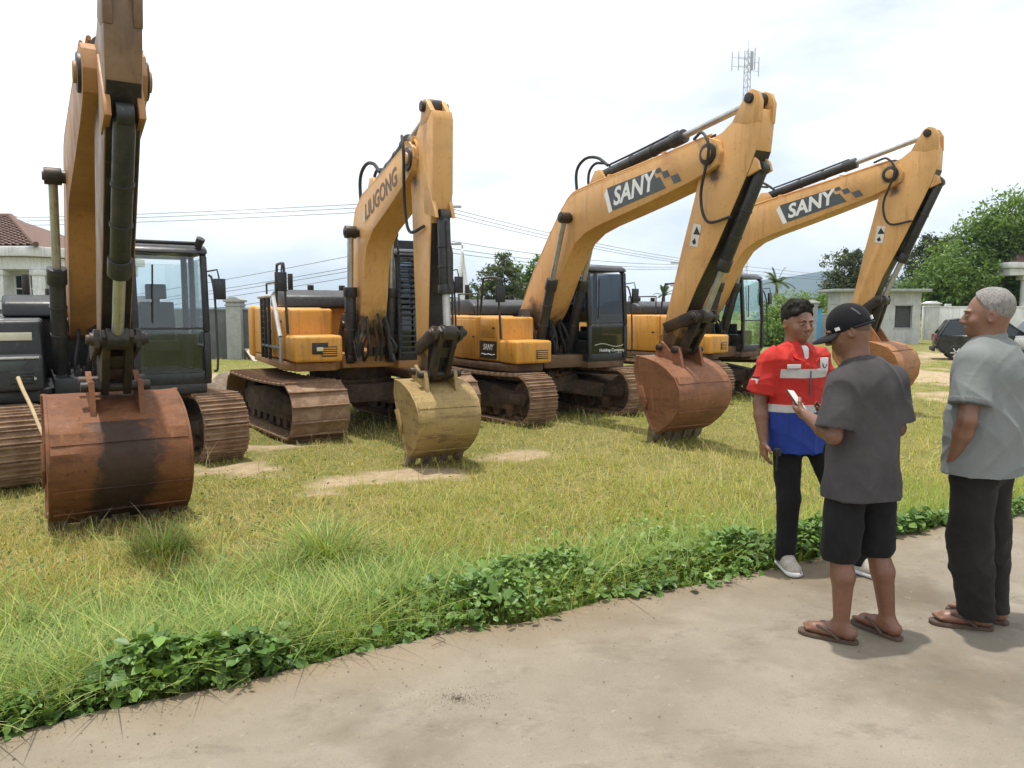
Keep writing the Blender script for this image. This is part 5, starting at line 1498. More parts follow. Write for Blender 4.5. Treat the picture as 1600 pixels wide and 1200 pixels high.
def person(label, loc, rz, S, J, skin, cfg):
    root = empty('person', loc, rz, label, 'person', None, S)
    A = {k: np.array(v, float) for k, v in J.items()}
    H = cfg['H']
    F = Field((-.62, -.45, -.005), (.62, .62, 1.80), .0055)
    T = build_head(F, A['neck'], H, cfg.get('fat', 1.0), J.get('up', 0))
    b = cfg.get('bulk', 1.0)
    F.cone((0, 0, .98), (0, -.005, 1.24), .125 * b, .145 * b, .03, ((0, 1, 0), .68)); F.cone(A['shL'] + (.03, 0, -.01), A['shR'] + (-.03, 0, -.01), .06, .06, .04)
    pel = (A['hipL'] + A['hipR']) / 2
    F.cone(pel, (0, 0, 1.0), .14 * b, .12 * b, .04, ((0, 1, 0), .72))
    F.cone((0, -.01, 1.31), A['neck'] + (0, 0, .02), .09, .06, .05, ((0, 1, 0), .75))
    for s_ in 'RL':
        F.cone(A['sh' + s_], A['el' + s_], .052, .040, .02)
        m_ = A['el' + s_] * .65 + A['wr' + s_] * .35
        F.cone(A['el' + s_], m_, .040, .043, .015); F.cone(m_, A['wr' + s_], .043, .027, .015)
        hd = cfg['hand' + s_]
        if hd: hand_prims(F, A['wr' + s_], *hd)
        F.cone(A['hip' + s_], A['kn' + s_], .082, .056, .03)
        cm = A['kn' + s_] * .65 + A['an' + s_] * .35
        back = np.array((0, -.018, 0))
        F.cone(A['kn' + s_], cm + back, .054, .056, .02); F.cone(cm + back, A['an' + s_], .054, .036, .02)
        tq = J['toe' + s_]; fd = np.array((-math.sin(tq), math.cos(tq), 0)); lat = np.array((fd[1], -fd[0], 0)); a0 = A['an' + s_]
        zf = cfg.get('foot_z', .028)
        gnd = np.array((a0[0], a0[1], zf)) - fd * 0
        F.cone(gnd - fd * .045 + (0, 0, .012), a0, .032, .036, .02)
        F.cone(gnd - fd * .03, gnd + fd * .13, .033, .036, .025, ((0, 0, 1), .72)); F.cone(a0 + fd * .02 - (0, 0, .02), gnd + fd * .12 + (0, 0, .006), .034, .020, .03)
        inner = 1 if s_ == 'L' else -1
        for i in range(5):
            c0 = gnd + fd * .135 + lat * inner * (.026 - i * .014); ln = (.052, .046, .042, .036, .028)[i]; rad = (.0135, .0105, .010, .0095, .009)[i]
            F.cone(c0, c0 + fd * ln * .8 + (0, 0, -.004), rad, rad * .9, .006)
    body = to_obj(F, 'body', skin, root)
    return root, A, T, H, body

def eyes(root, T, H, brow):
    for s_ in (-1, 1):
        for nm, r_, off, mt_ in (('eye', .0105, .0836, Mt['eyewhite']), ('iris', .0064, .0899, Mt['iris'])):
            bm = bmesh.new(); bmesh.ops.create_uvsphere(bm, u_segments=12, v_segments=8, radius=r_)
            for v_ in bm.verts: v_.co.z *= .55
            me = bpy.data.meshes.new(nm); bm.to_mesh(me); bm.free(); shade(me, 80)
            o = link(nm, me, root, [mt_]); o.location = T((s_ * .031, off - .001, .1265)); o.rotation_euler = Matrix(H.tolist()).to_euler()
        b = MB(); b.tube([T((s_ * .014, .0985, .146)), T((s_ * .028, .0965, .151)), T((s_ * .045, .084, .147))], .0042, 6, r_end=.0025); b.build('eyebrow', brow, root)

Mt['eyewhite'] = pm('eye_white', (.40, .36, .33), (.44, .40, .36), 9, .25, bstr=0)
Mt['iris'] = pm('iris_dark', (.02, .012, .008), (.03, .018, .012), 9, .2, bstr=0)
Mt['hair_black'] = hairmat('hair_black', (.010, .009, .008), (.026, .023, .02))
Mt['hair_grey'] = hairmat('hair_grey', (.15, .14, .13), (.30, .285, .265))
SK1 = skin_mat('skin_tan', (.215, .10, .058)); SK2 = skin_mat('skin_brown', (.175, .078, .045)); SK3 = skin_mat('skin_light_brown', (.21, .10, .061))
Mt['blackcloth'] = cloth_mat('black_trouser', (.012, .012, .013), .3)
Mt['darkcloth'] = cloth_mat('dark_trouser', (.020, .018, .017), .3)
Mt['shirtgrey'] = cloth_mat('washed_dark_grey', (.058, .053, .055), .3)
Mt['polo'] = cloth_mat('polo_grey', (.18, .192, .19), .12)
Mt['capcloth'] = cloth_mat('cap_black', (.010, .010, .012), .2)
Mt['undershirt'] = cloth_mat('white_undershirt', (.62, .62, .62), .08)
Mt['sole'] = pm('sandal_rubber', (.07, .045, .032), (.10, .065, .045), 8, .8)
Mt['sneaker'] = pm('sneaker_canvas', (.36, .33, .28), (.46, .43, .37), 12, .85, 0, (.25, .2, .15), (.5, .7), 9)

# safety shirt: red top, blue bottom, two grey reflective bands sewn round it
m, t, o = nodes('safety_shirt'); v = coords(t)
sep = N(t, 'ShaderNodeSeparateXYZ'); t.links.new(v, sep.inputs[0])
def zstep(z): 
    n_ = N(t, 'ShaderNodeMath', operation='GREATER_THAN'); t.links.new(sep.outputs['Z'], n_.inputs[0]); n_.inputs[1].default_value = z; return n_.outputs[0]
def xabs(z):
    a_ = N(t, 'ShaderNodeMath', operation='ABSOLUTE'); t.links.new(sep.outputs['X'], a_.inputs[0])
    n_ = N(t, 'ShaderNodeMath', operation='LESS_THAN'); t.links.new(a_.outputs[0], n_.inputs[0]); n_.inputs[1].default_value = z; return n_.outputs[0]
c = mix(t, zstep(1.015), (.015, .045, .26), (.50, .48, .45)); c = mix(t, zstep(1.062), c, (.46, .022, .014))
bd = N(t, 'ShaderNodeMath', operation='SUBTRACT'); t.links.new(zstep(1.225), bd.inputs[0]); t.links.new(zstep(1.280), bd.inputs[1])
bx_ = N(t, 'ShaderNodeMath', operation='MULTIPLY'); t.links.new(bd.outputs[0], bx_.inputs[0]); t.links.new(xabs(.178), bx_.inputs[1])
c = mix(t, bx_.outputs[0], c, (.50, .48, .45))
c = mix(t, ramp(t, noise(t, v, 6, 5, .6), .3, .7, (.12,) * 3, (0, 0, 0)), c, (.05, .02, .03))
hb = N(t, 'ShaderNodeMath', operation='MULTIPLY_ADD'); t.links.new(noise(t, v, 14, 5, .6, .8), hb.inputs[0]); hb.inputs[1].default_value = 4; t.links.new(noise(t, v, 350, 2), hb.inputs[2])
finish(t, o, c, .75, 0, hb.outputs[0], .25, .004, .3)
Mt['safety'] = m

def torso_cloth(F, A, b, hem, flare, chest=.185, waist=.175, depth=.66, sleeves=.62, sr=(.075, .088), neck=0, back=0.0):
    F.cone((0, 0, 1.02), (0, -.005, 1.255), waist * b, chest * b, .03, ((0, 1, 0), depth))
    pel = (A['hipL'] + A['hipR']) / 2
    F.cone((pel[0], pel[1], hem), (0, 0, 1.02), flare * b, waist * b, .04, ((0, 1, 0), depth + .06))
    F.cone(A['shL'] + (.02, 0, -.005), A['shR'] + (-.02, 0, -.005), .072, .072, .05)
    F.cone((0, -.01, 1.29), A['neck'] + (0, -.003, .0), .115, .072, .05, ((0, 1, 0), .8))
    for s_ in 'RL':
        a, e = A['sh' + s_], A['el' + s_]; q = a + (e - a) * sleeves
        F.cone(a, q, sr[0], sr[1], .035, None, 'add', (q, e - a))
    if neck: F.cone(A['neck'] + (0, .10, .05), (0, .16, 1.29 - neck), .05, .012, .008, None, 'carve')
    F.cutplane((0, 0, hem), (0, 0, -1))

def leg_cloth(F, A, b, top, r_hip, r_kn, r_an, shorts=None):
    pel = (A['hipL'] + A['hipR']) / 2
    F.cone(pel + (0, 0, -.02), (pel[0] * .5, 0, top), .158 * b, .150 * b, .03, ((0, 1, 0), .76))
    for s_ in 'RL':
        h, k, a = A['hip' + s_], A['kn' + s_], A['an' + s_]
        if shorts:
            F.cone(h, k + (0, 0, .0), r_hip, r_kn, .03)
        else:
            F.cone(h, k, r_hip, r_kn, .03); F.cone(k, a + (0, 0, -.01), r_kn, r_an, .02, None, 'add', (a + np.array((0, 0, -.03)), (0, 0, -1)))
    if shorts: F.cutplane((0, 0, shorts), (0, 0, -1))

def sandal(root, A, J, s_, strap):
    tq = J['toe' + s_]; a0 = A['an' + s_]; fd = Vector((-math.sin(tq), math.cos(tq), 0)); lat = Vector((fd.y, -fd.x, 0))
    out = [(-.085, .0), (-.075, .028), (-.02, .036), (.05, .040), (.12, .050), (.17, .046), (.20, .028), (.205, 0)]
    pts = [(p, q) for p, q in out] + [(p, -q) for p, q in out[::-1]]
    g = Vector((a0[0], a0[1], 0))
    b = MB(); n = len(pts)
    vs = [g + fd * p + lat * q + Vector((0, 0, .001)) for p, q in pts] + [g + fd * p + lat * q + Vector((0, 0, .02)) for p, q in pts]
    b.add(vs, [tuple(range(n))[::-1], tuple(range(n, 2*n))] + [(i, (i+1) % n, n + (i+1) % n, n + i) for i in range(n)])
    me = b.mesh('sandal', 0, 0); bm = bmesh.new(); bm.from_mesh(me); bmesh.ops.recalc_face_normals(bm, faces=bm.faces); bmesh.ops.bevel(bm, geom=list(bm.edges), offset=.004, segments=2, affect='EDGES', clamp_overlap=True); bm.to_mesh(me); bm.free(); shade(me, 40)
    so = link('sandal', me, root, [Mt['sole']])
    for q in (-1, 1):
        b = MB(); b.tube(smooth_path([g + fd * .135 + lat * .008 + Vector((0, 0, .03)), g + fd * .10 + lat * (q * .030) + Vector((0, 0, .066)), g + fd * .04 + lat * (q * .046) + Vector((0, 0, .050)), g + fd * .0 + lat * (q * .040) + Vector((0, 0, .018))], 5), .008, 7)
        b.build('strap', strap, so)

# --- man in the red and blue safety shirt
loc = unproj(1233, 887, 0)
J = rig_base(dict(hipR=(.06, 0, .88), hipL=(-.12, .02, .88), knR=(.05, .03, .47), knL=(-.22, .18, .47), anR=(.03, .0, .085), anL=(-.34, .24, .085), toeR=-.35, toeL=.25,
    elR=(.235, -.04, 1.07), wrR=(.245, .02, .84), elL=(-.24, -.03, 1.07), wrL=(-.25, .06, .86)))
H = rotz(R(-4)) @ rotx(R(-5))
root, A, T, H, body = person('man in red and blue safety shirt with reflective bands facing the camera', loc, R(-160), 1.01, J, SK1, dict(H=H, fat=1.04, bulk=1.02, handR=((.0, .12, -1), (-.9, .3, 0), 1, .55), handL=((0, .12, -1), (.9, .3, 0), -1, .5), foot_z=.03))
eyes(root, T, H, Mt['hair_black'])
F = Field((-.42, -.32, .70), (.42, .32, 1.52), .006); torso_cloth(F, A, 1.0, .755, .196, .192, .184, .70, .80, (.076, .094), .02)
to_obj(F, 'shirt', Mt['safety'], root, (.017, 3))
Mt['redcloth'] = cloth_mat('red_collar', (.46, .022, .014), .12)
for s_ in (-1, 1):
    cq = [(s_ * .052, .035, 1.425), (s_ * .030, .088, 1.395), (s_ * .040, .128, 1.318), (s_ * .098, .098, 1.345), (s_ * .092, .035, 1.395)]
    b = MB(); b.add(cq, [(0, 1, 2, 3, 4)]); o = b.build('collar_flap', Mt['redcloth'], root, 0, 0); sm = o.modifiers.new('thickness', 'SOLIDIFY'); sm.thickness = .006
F = Field((-.16, -.16, 1.31), (.16, .18, 1.52), .0045)      # collar
F.cone((0, -.012, 1.365), (0, .0, 1.430), .084, .072, .005, ((0, 1, 0), .95)); F.cone((0, .05, 1.30), (0, .12, 1.46), .030, .055, .004, None, 'carve'); F.cutplane((0, -.02, 1.425), (0, .45, 1))
F.cone((0, -.012, 1.35), (0, .0, 1.55), .064, .062, .004, None, 'carve')
to_obj(F, 'collar', Mt['safety'], root)
F = Field((-.12, -.05, 1.2), (.12, .2, 1.42), .0045); F.cone((0, .055, 1.27), (0, .042, 1.375), .060, .052, .01, ((0, 1, 0), .8)); to_obj(F, 'undershirt', Mt['undershirt'], root)
F = Field((-.50, -.28, .04), (.32, .46, 1.02), .006); leg_cloth(F, A, .90, .95, .090, .074, .060); to_obj(F, 'trousers', Mt['blackcloth'], root, (.010, 5))
F = Field((-.16, -.2, 1.45), (.16, .2, 1.82), .0045)          # hair
F.ell(T((0, -.014, .166)), (.090, .110, .104), .01, H, 'add', (((0, .060, .012), (0, .62, -.75)), ((0, -.03, -.062), (0, -.25, -1)), ((0, .092, .0), (0, 1, .1))))

rh = random.Random(5)
for i in range(46):
    x_ = rh.uniform(-.068, .068); y_ = rh.uniform(-.08, .066); z_ = .166 + .097 * math.sqrt(max(.05, 1 - (x_ / .086) ** 2 - ((y_ + .012) / .104) ** 2))
    F.cone(T((x_, y_, z_)), T((x_ + rh.uniform(-.02, .02), y_ + rh.uniform(.0, .03), z_ + rh.uniform(.002, .012))), .016, .009, .016)
to_obj(F, 'hair', Mt['hair_black'], root, (.007, 4, False))
for s_ in 'RL':
    F = Field((-.55, -.2, 0), (.3, .55, .16), .005); tq = J['toe' + s_]; a0 = A['an' + s_]; fd = np.array((-math.sin(tq), math.cos(tq), 0)); g_ = np.array((a0[0], a0[1], .04))
    F.cone(g_ - fd * .05, g_ + fd * .14, .046, .048, .02, ((0, 0, 1), .8)); F.cone(g_ + (0, 0, .06) - fd * .02, g_ + fd * .10 + (0, 0, .01), .046, .036, .03); F.cutplane((0, 0, .022), (0, 0, -1))
    so = to_obj(F, 'shoe', Mt['sneaker'], root)
    F = Field((-.55, -.2, -.01), (.3, .55, .06), .005); F.cone(g_ - fd * .052 + (0, 0, -.02), g_ + fd * .145 + (0, 0, -.02), .050, .053, .01, ((0, 0, 1), .5)); F.cutplane((0, 0, .003), (0, 0, -1))
    to_obj(F, 'sole', Mt['undershirt'], so)
    for i in range(4):
        b = MB(); q = g_ + fd * (.035 + i * .022) + np.array((0, 0, .050 - i * .008)); la = np.array((fd[1], -fd[0], 0)); b.tube([q - la * .028 + (0, 0, -.006), q + (0, 0, .004), q + la * .028 + (0, 0, -.006)], .004, 5); b.build('lace', Mt['undershirt'], so)
# name tag, badge, flag patch, zip, pocket flap
def patch(nm, x0, x1, z0, z1, y, mat, parent, th=.004, yaw=0):
    M_ = Matrix.Translation(((x0 + x1) / 2, y, (z0 + z1) / 2)) @ Matrix.Rotation(yaw, 4, 'Z')
    b = MB(); b.box((-(x1 - x0) / 2, 0, -(z1 - z0) / 2), ((x1 - x0) / 2, th, (z1 - z0) / 2), 0, M_); return b.build(nm, mat, parent, .001)
tg = patch('name_tag', .065, .150, 1.284, 1.309, .105, Mt['undershirt'], root, .008, R(-14))
for i in range(6): patch('name_letter', .072 + i * .012, .080 + i * .012, 1.291, 1.302, .114 - i * .0028, Mt['decal'], root, .003, R(-14))
bdg = patch('badge', -.155, -.085, 1.262, 1.345, .098, Mt['undershirt'], root, .012, R(16))
b = MB(); b.tube(smooth_path([(-.140, .108, 1.305), (-.128, .112, 1.287), (-.110, .116, 1.287), (-.098, .119, 1.312)], 5), .003, 5); b.build('badge_swoosh', Mt['decal'], root)
patch('zip', -.004, .004, 1.07, 1.27, .129, Mt['decal'], root, .004)
b = MB(); b.box((.280, -.035, 1.19), (.306, .02, 1.22)); b.build('flag_patch', Mt['undershirt'], root, .002)
b = MB(); b.box((.280, -.035, 1.2205), (.306, .02, 1.235)); b.build('flag_patch', Mt['redlamp'], root, .002)
b = MB(); b.tube([(.20, .10, .80), (.215, .11, .76), (.205, .10, .66)], .006, 6); b.box((.19, .09, .755), (.225, .12, .80)); b.build('key_strap', Mt['plate'], root, .003)

# --- man with the cap, back to us, looking down at a phone
loc = unproj(1336, 996, 0)
J = rig_base(dict(toeR=.05, toeL=.55, knR=(.125, .01, .47), knL=(-.11, .02, .47), anR=(.165, -.05, .085), anL=(-.10, .0, .085), neck=(-.035, .03, 1.352), up=.035, shR=(.166, -.01, 1.30), shL=(-.176, -.01, 1.30),
    elL=(-.225, -.02, 1.05), wrL=(-.175, .205, 1.12), elR=(.205, -.02, 1.06), wrR=(.06, .20, 1.10)))
H = rotz(R(40)) @ rotx(R(-20))
root, A, T, H, body = person('man in dark grey shirt, shorts and black cap reading a phone, back turned', loc, R(24), 1.0, J, SK2, dict(H=H, bulk=1.0, handL=((.25, .95, .15), (.75, -.2, .65), -1, .75, .3), handR=((-.5, .8, .1), (-.6, -.2, .75), 1, .8, .2), foot_z=.042))
eyes(root, T, H, Mt['hair_black'])
F = Field((-.44, -.34, .64), (.44, .34, 1.52), .006); torso_cloth(F, A, .97, .735, .222, .188, .186, .72, .86, (.074, .090))
to_obj(F, 'shirt', Mt['shirtgrey'], root, (.013, 8))
F = Field((-.3, -.25, .36), (.3, .25, 1.02), .006); leg_cloth(F, A, .92, .95, .098, .094, 0, .41); to_obj(F, 'shorts', Mt['blackcloth'], root, (.010, 9))
F = Field((-.2, -.22, 1.40), (.2, .28, 1.82), .0045)
F.ell(T((0, -.010, .158)), (.087, .106, .103), .01, H, 'add', (((0, .0, -.028), (0, -.05, -1)),))
cap = to_obj(F, 'cap', Mt['capcloth'], root)
b = MB(); n = 10; vs = []; fs = []
for i in range(n + 1):
    a_ = R(28 + 124 * i / n)
    for r_, z_ in ((.090, .0), (.135, -.006), (.178, -.018)):
        vs.append(T((math.cos(a_) * r_ * .84, -.012 + math.sin(a_) * r_ * 1.08, .142 + z_ - .018 * abs(math.cos(a_)) * (r_ > .1))))
for i in range(n):
    for j in range(2): fs.append((i*3 + j, i*3 + j + 1, i*3 + j + 4, i*3 + j + 3))
b.add(vs, fs); o = b.build('cap_brim', Mt['capcloth'], cap, 0, 60); sm = o.modifiers.new('thickness', 'SOLIDIFY'); sm.thickness = .006
b = MB(); b.tube([T((math.cos(a_) * .088, -.012 + math.sin(a_) * .107, .133)) for a_ in np.linspace(R(-170), R(-10), 16)], .007, 6); b.build('cap_band', Mt['capcloth'], cap)
for (ang, z_, w_, h_) in ((150, .150, .022, .016), (258, .155, .014, .020)):
    a_ = R(ang); c_ = np.array((math.cos(a_) * .087, -.012 + math.sin(a_) * .106, z_)); tg_ = np.array((-math.sin(a_), math.cos(a_), 0)); nn = np.array((math.cos(a_), math.sin(a_), .15))
    b = MB(); q = [T(c_ + nn * .006 + tg_ * (u * w_ / 2) + np.array((0, 0, w * h_ / 2))) for u, w in ((-1, -1), (1, -1), (1, 1), (-1, 1))]; q2 = [T(c_ - nn * .004 + tg_ * (u * w_ / 2) + np.array((0, 0, w * h_ / 2))) for u, w in ((-1, -1), (1, -1), (1, 1), (-1, 1))]
    b.add(q + q2, [(0, 1, 2, 3), (7, 6, 5, 4), (0, 4, 5, 1), (1, 5, 6, 2), (2, 6, 7, 3), (3, 7, 4, 0)]); b.build('cap_mark', Mt['letter'], cap)
b = MB(); b.tube([T((-.055, -.045, .226)), T((-.062, -.062, .205)), T((-.066, -.073, .185))], .006, 6); b.build('cap_vent', Mt['decal'], cap)
F = Field((-.2, -.22, 1.36), (.2, .2, 1.62), .0045)
F.ell(T((0, -.012, .150)), (.0785, .0965, .094), .005, H, 'add', (((0, .005, 0), (0, 1, .15)), ((0, 0, -.055), (0, .1, -1)), ((0, 0, .0), (0, 0, 1))))
to_obj(F, 'hair', skin_mat('stubble', (.12, .062, .042)), root)
for s_ in 'RL': sandal(root, A, J, s_, Mt['sole'])
M_ = Matrix.Translation(loc) @ Matrix.Rotation(R(24), 4, 'Z')
ph = MB(); ph.box((-.037, -.075, -.004), (.037, .075, .004)); pho = ph.build('mobile_phone', Mt['plate'], None, .003)
hand_c = A['wrL'] + np.array((.030, .095, .058))
pho.matrix_world = M_ @ Matrix.Translation(hand_c.tolist()) @ Matrix.Rotation(R(10), 4, 'Z') @ Matrix.Rotation(R(48), 4, 'X') @ Matrix.Rotation(R(12), 4, 'Y')
tag(pho, 'pale mobile phone held by the man in the cap', 'phone')
ph = MB(); ph.box((-.034, -.070, .0042), (.034, .070, .0052)); ph.build('screen', Mt['sticker'], pho, 0)

# --- man in the grey polo at the right edge
loc = unproj(1520, 977, 0)
J = rig_base(dict(toeL=.55, toeR=.1, anL=(-.03, -.02, .085), knL=(-.07, .01, .47), anR=(.13, -.03, .085), knR=(.12, .0, .47), neck=(-.01, .005, 1.385),
    elL=(-.255, -.02, 1.07), wrL=(-.190, .055, .875), elR=(.265, -.02, 1.07), wrR=(.25, .10, .85)))
H = rotz(R(22)) @ rotx(R(-2))
root, A, T, H, body = person('grey haired man in grey polo and dark trousers at the right edge', loc, R(38), 1.045, J, SK3, dict(H=H, bulk=1.08, handL=((.5, .0, -.9), (.9, 0, .4), -1, .3), handR=((0, .2, -1), (-.9, 0, 0), 1, .5), foot_z=.042))
eyes(root, T, H, Mt['hair_grey'])
F = Field((-.46, -.36, .72), (.46, .36, 1.54), .006); torso_cloth(F, A, 1.14, .785, .198, .190, .190, .72, .74, (.082, .088))
to_obj(F, 'polo_shirt', Mt['polo'], root, (.013, 12))
for s_ in 'RL':
    a, e = A['sh' + s_], A['el' + s_]; q = a + (e - a) * .74; F = Field((-.46, -.3, 1.0), (.46, .3, 1.4), .006)
    F.cone(q - (e - a) * .06, q, .0905, .0905, .004, None, 'add', (q + (e - a) * .012, e - a)); F.cutplane(q - (e - a) * .10, a - e); to_obj(F, 'cuff', cloth_mat('polo_cuff', (.13, .138, .138), .1), root)
F = Field((-.18, -.2, 1.31), (.18, .2, 1.54), .0045); F.cone((-.006, -.006, 1.350), (-.006, .004, 1.465), .100, .078, .005, ((0, 1, 0), .98)); F.cone((0, .06, 1.31), (0, .13, 1.47), .030, .05, .004, None, 'carve')
F.cutplane((0, -.02, 1.455), (0, .4, 1)); F.cone((-.006, -.006, 1.40), (-.006, .004, 1.56), .068, .066, .004, None, 'carve'); to_obj(F, 'collar', Mt['polo'], root)
F = Field((-.32, -.3, .03), (.32, .3, 1.02), .006); leg_cloth(F, A, 1.02, .95, .110, .098, .086); to_obj(F, 'trousers', Mt['darkcloth'], root, (.014, 15))
F = Field((-.2, -.22, 1.42), (.2, .22, 1.82), .0045)
F.ell(T((0, -.014, .166)), (.0835, .1035, .0985), .012, H, 'add', (((0, .045, .020), (0, .8, -.6)), ((0, -.03, -.080), (0, -.12, -1)), ((0, .066, .0), (0, 1, -.05))))
to_obj(F, 'hair', Mt['hair_grey'], root, (.006, 4, False))
for s_ in 'RL': sandal(root, A, J, s_, Mt['sole'])
# ------------------------------------------------------------------ trees and shrubs
Mt['leaf'] = leafmat('tree_leaf', (1, 1, 1), .3)
Mt['bark'] = pm('bark', (.10, .075, .05), (.16, .12, .085), 6, .95, 0, (.07, .05, .035), (.5, .7), 8, bscale=14, bstr=1, bdist=.04)
def leaf_cloud(clumps, size, cols, r, droop=.3, sub=55):
    """quads scattered in sub-clumps inside ellipsoids; returns verts, faces, colours"""
    Vs, Cs = [], []
    cols = np.array(cols)
    for (c, rad, n) in clumps:
        c, rad = np.array(c, float), np.array(rad, float)
        k = max(5, n // sub)
        u = r.normal(size=(k, 3)); u /= np.linalg.norm(u, axis=1)[:, None]
        sc = c + u * (r.random((k, 1)) ** .33) * rad * .92
        tone = r.random(k)
        pick = r.integers(0, k, n)
        sig = rad.mean() * .17
        p = sc[pick] + r.normal(size=(n, 3)) * sig * np.array([1, 1, .7])
        nv = r.normal(size=(n, 3)) + np.array([0, 0, .9]); nv /= np.linalg.norm(nv, axis=1)[:, None]
        a = np.cross(nv, r.normal(size=(n, 3))); a /= np.linalg.norm(a, axis=1)[:, None]; b = np.cross(nv, a)
        s_ = size * r.uniform(.6, 1.4, (n, 1))
        q = np.stack([p - a * s_, p + b * s_ * .42 - nv * s_ * .05, p + a * s_ - nv * s_ * droop, p - b * s_ * .42 - nv * s_ * .05], 1)
        Vs.append(q.reshape(-1, 3))
        f = np.clip(tone[pick] * .6 + r.random(n) * .4, 0, .999) * (len(cols) - 1)
        i = f.astype(int); w = (f - i)[:, None]
        cc = cols[i] * (1 - w) + cols[i + 1] * w; cc = cc * r.uniform(.8, 1.2, (n, 1))
        Cs.append(np.repeat(cc, 4, 0))
    V = np.concatenate(Vs); return V, np.arange(len(V)).reshape(-1, 4), np.concatenate(Cs)
def tree(name, label, base, trunk_h, clumps, size, cols, seed, trunk_r=.2, cat='tree', limbs=True, sub=55, trunk=True):
    r = np.random.default_rng(seed)
    t_ = empty(name, base, 0, label, cat)
    B0 = np.array(base)
    rel = [((np.array(c) - B0), rad, n) for c, rad, n in clumps]
    V, Fc, C = leaf_cloud(rel, size, cols, r, sub=sub)
    np_mesh('crown', V, Fc, 4, Mt['leaf'], t_, col=C, smooth=False)
    if trunk:
        b = MB(); wob = [(r.normal() * .12, r.normal() * .12, trunk_h * k / 6) for k in range(7)]; wob[0] = (0, 0, -.3)
        b.tube(smooth_path(wob, 3), trunk_r, 9, r_end=trunk_r * .5)
        if limbs:
            for c, rad, n in rel:
                st = Vector(wob[3 + int(r.integers(0, 3))]); e = Vector(c.tolist()); mid_ = st.lerp(e, .5) + Vector((0, 0, .25 * (e - st).length * .3))
                b.tube(smooth_path([st, mid_, e], 4), trunk_r * .45, 6, r_end=trunk_r * .1)
        b.build('trunk', Mt['bark'], t_, 0, 60)
    return t_
GREEN = [(.05, .10, .025), (.09, .165, .035), (.145, .24, .055), (.21, .30, .08)]
DARK = [(.020, .035, .016), (.035, .055, .024), (.055, .075, .035), (.07, .085, .045)]
GREY = [(.04, .06, .03), (.06, .085, .04), (.085, .11, .055), (.11, .14, .07)]
# broad bright tree behind the white wall
d = 60
cl = []
for px, py, rx, rz_, n in ((1455, 452, 2.4, 1.8, 2600), (1495, 425, 2.8, 2.4, 3600), (1545, 385, 3.2, 2.8, 5200), (1600, 355, 3.6, 3.0, 6000), (1540, 440, 3.2, 2.4, 4200), (1600, 420, 3.6, 2.8, 4600), (1670, 350, 4, 3.4, 4600), (1680, 430, 4, 3, 3500), (1440, 470, 1.8, 1.4, 1500), (1510, 468, 3, 1.3, 2200), (1575, 465, 3, 1.5, 2200)):
    p = at(px, py, d + rng.uniform(-1.5, 1.5)); cl.append((p, (rx, 2.6, rz_), n))
p = at(1570, 500, d); tree('broad_tree', 'big bright green spreading tree above the white wall at the right', (p[0], d, GZ), 5.5, cl, .17, GREEN, 11, .35)
d = 72
cl = [(at(px, py, d), (rx, 2.2, rz_), n) for px, py, rx, rz_, n in ((1458, 385, 1.9, 1.3, 1400), (1470, 400, 2.6, 1.6, 1600), (1448, 410, 2.2, 1.6, 1500), (1440, 430, 2.4, 1.8, 1200), (1478, 372, 1.0, .7, 400))]
p = at(1460, 500, d); tree('dark_tree', 'dark green tree peeping out behind the rightmost arm', (p[0], d, GZ), 6, cl, .16, DARK, 12, .25)
# grey green tree with flat tiers behind the guard house
d = 62
cl = [(at(px, py, d), (rx, 1.3, rz_), n) for px, py, rx, rz_, n in ((1330, 394, .9, .28, 260), (1322, 402, 1.6, .26, 420), (1345, 400, 1.2, .25, 320), (1318, 413, 1.9, .26, 420), (1345, 412, 1.5, .3, 380), (1350, 422, 1.3, .4, 360),
    (1325, 440, 2.0, 1.3, 2200), (1310, 455, 1.7, 1.3, 1900), (1345, 450, 2.0, 1.6, 2200), (1305, 470, 1.5, 1.0, 1300), (1330, 470, 2, 1.2, 1500), (1375, 455, 2.0, 1.6, 1400))]
p = at(1331, 500, d); tree('tiered_tree', 'grey green tree with flat tiered top behind the guard house', (p[0], d, GZ), 6.6, cl, .13, GREY + [(.13, .14, .09)], 13, .16, sub=40)
# loose tree between the second and third machine
d = 46
cl = [(at(px, py, d), (rx, 1.1, rz_), n) for px, py, rx, rz_, n in ((789, 404, .5, .4, 240), (783, 418, .9, .5, 480), (797, 422, .6, .5, 300), (770, 432, 1.0, .6, 520), (792, 440, 1.1, .6, 560), (757, 447, .8, .6, 420), (775, 455, 1.2, .6, 560), (800, 455, .9, .7, 480), (745, 462, .8, .5, 320), (762, 472, 1.1, .5, 420), (795, 474, 1.2, .6, 500), (740, 478, .8, .5, 260))]
p = at(780, 500, d); tree('loose_tree', 'airy green tree seen between the second and third machines', (p[0], d, GZ), 3.4, cl, .115, GREY[1:] + [(.12, .17, .07)], 14, .1, sub=28)
d = 50
cl = [(at(px, py, d), (rx, 1.2, rz_), n) for px, py, rx, rz_, n in ((822, 428, .9, .8, 700), (832, 445, 1.1, 1.0, 900), (815, 450, .9, .8, 700), (845, 440, 1.0, 1.2, 700), (838, 405, .3, .35, 100), (825, 470, 1.2, .9, 800))]
p = at(830, 500, d); tree('rounded_tree', 'denser green tree just left of the middle machine boom', (p[0], d, GZ), 3.2, cl, .12, GREEN[:3], 15, .12, sub=40)
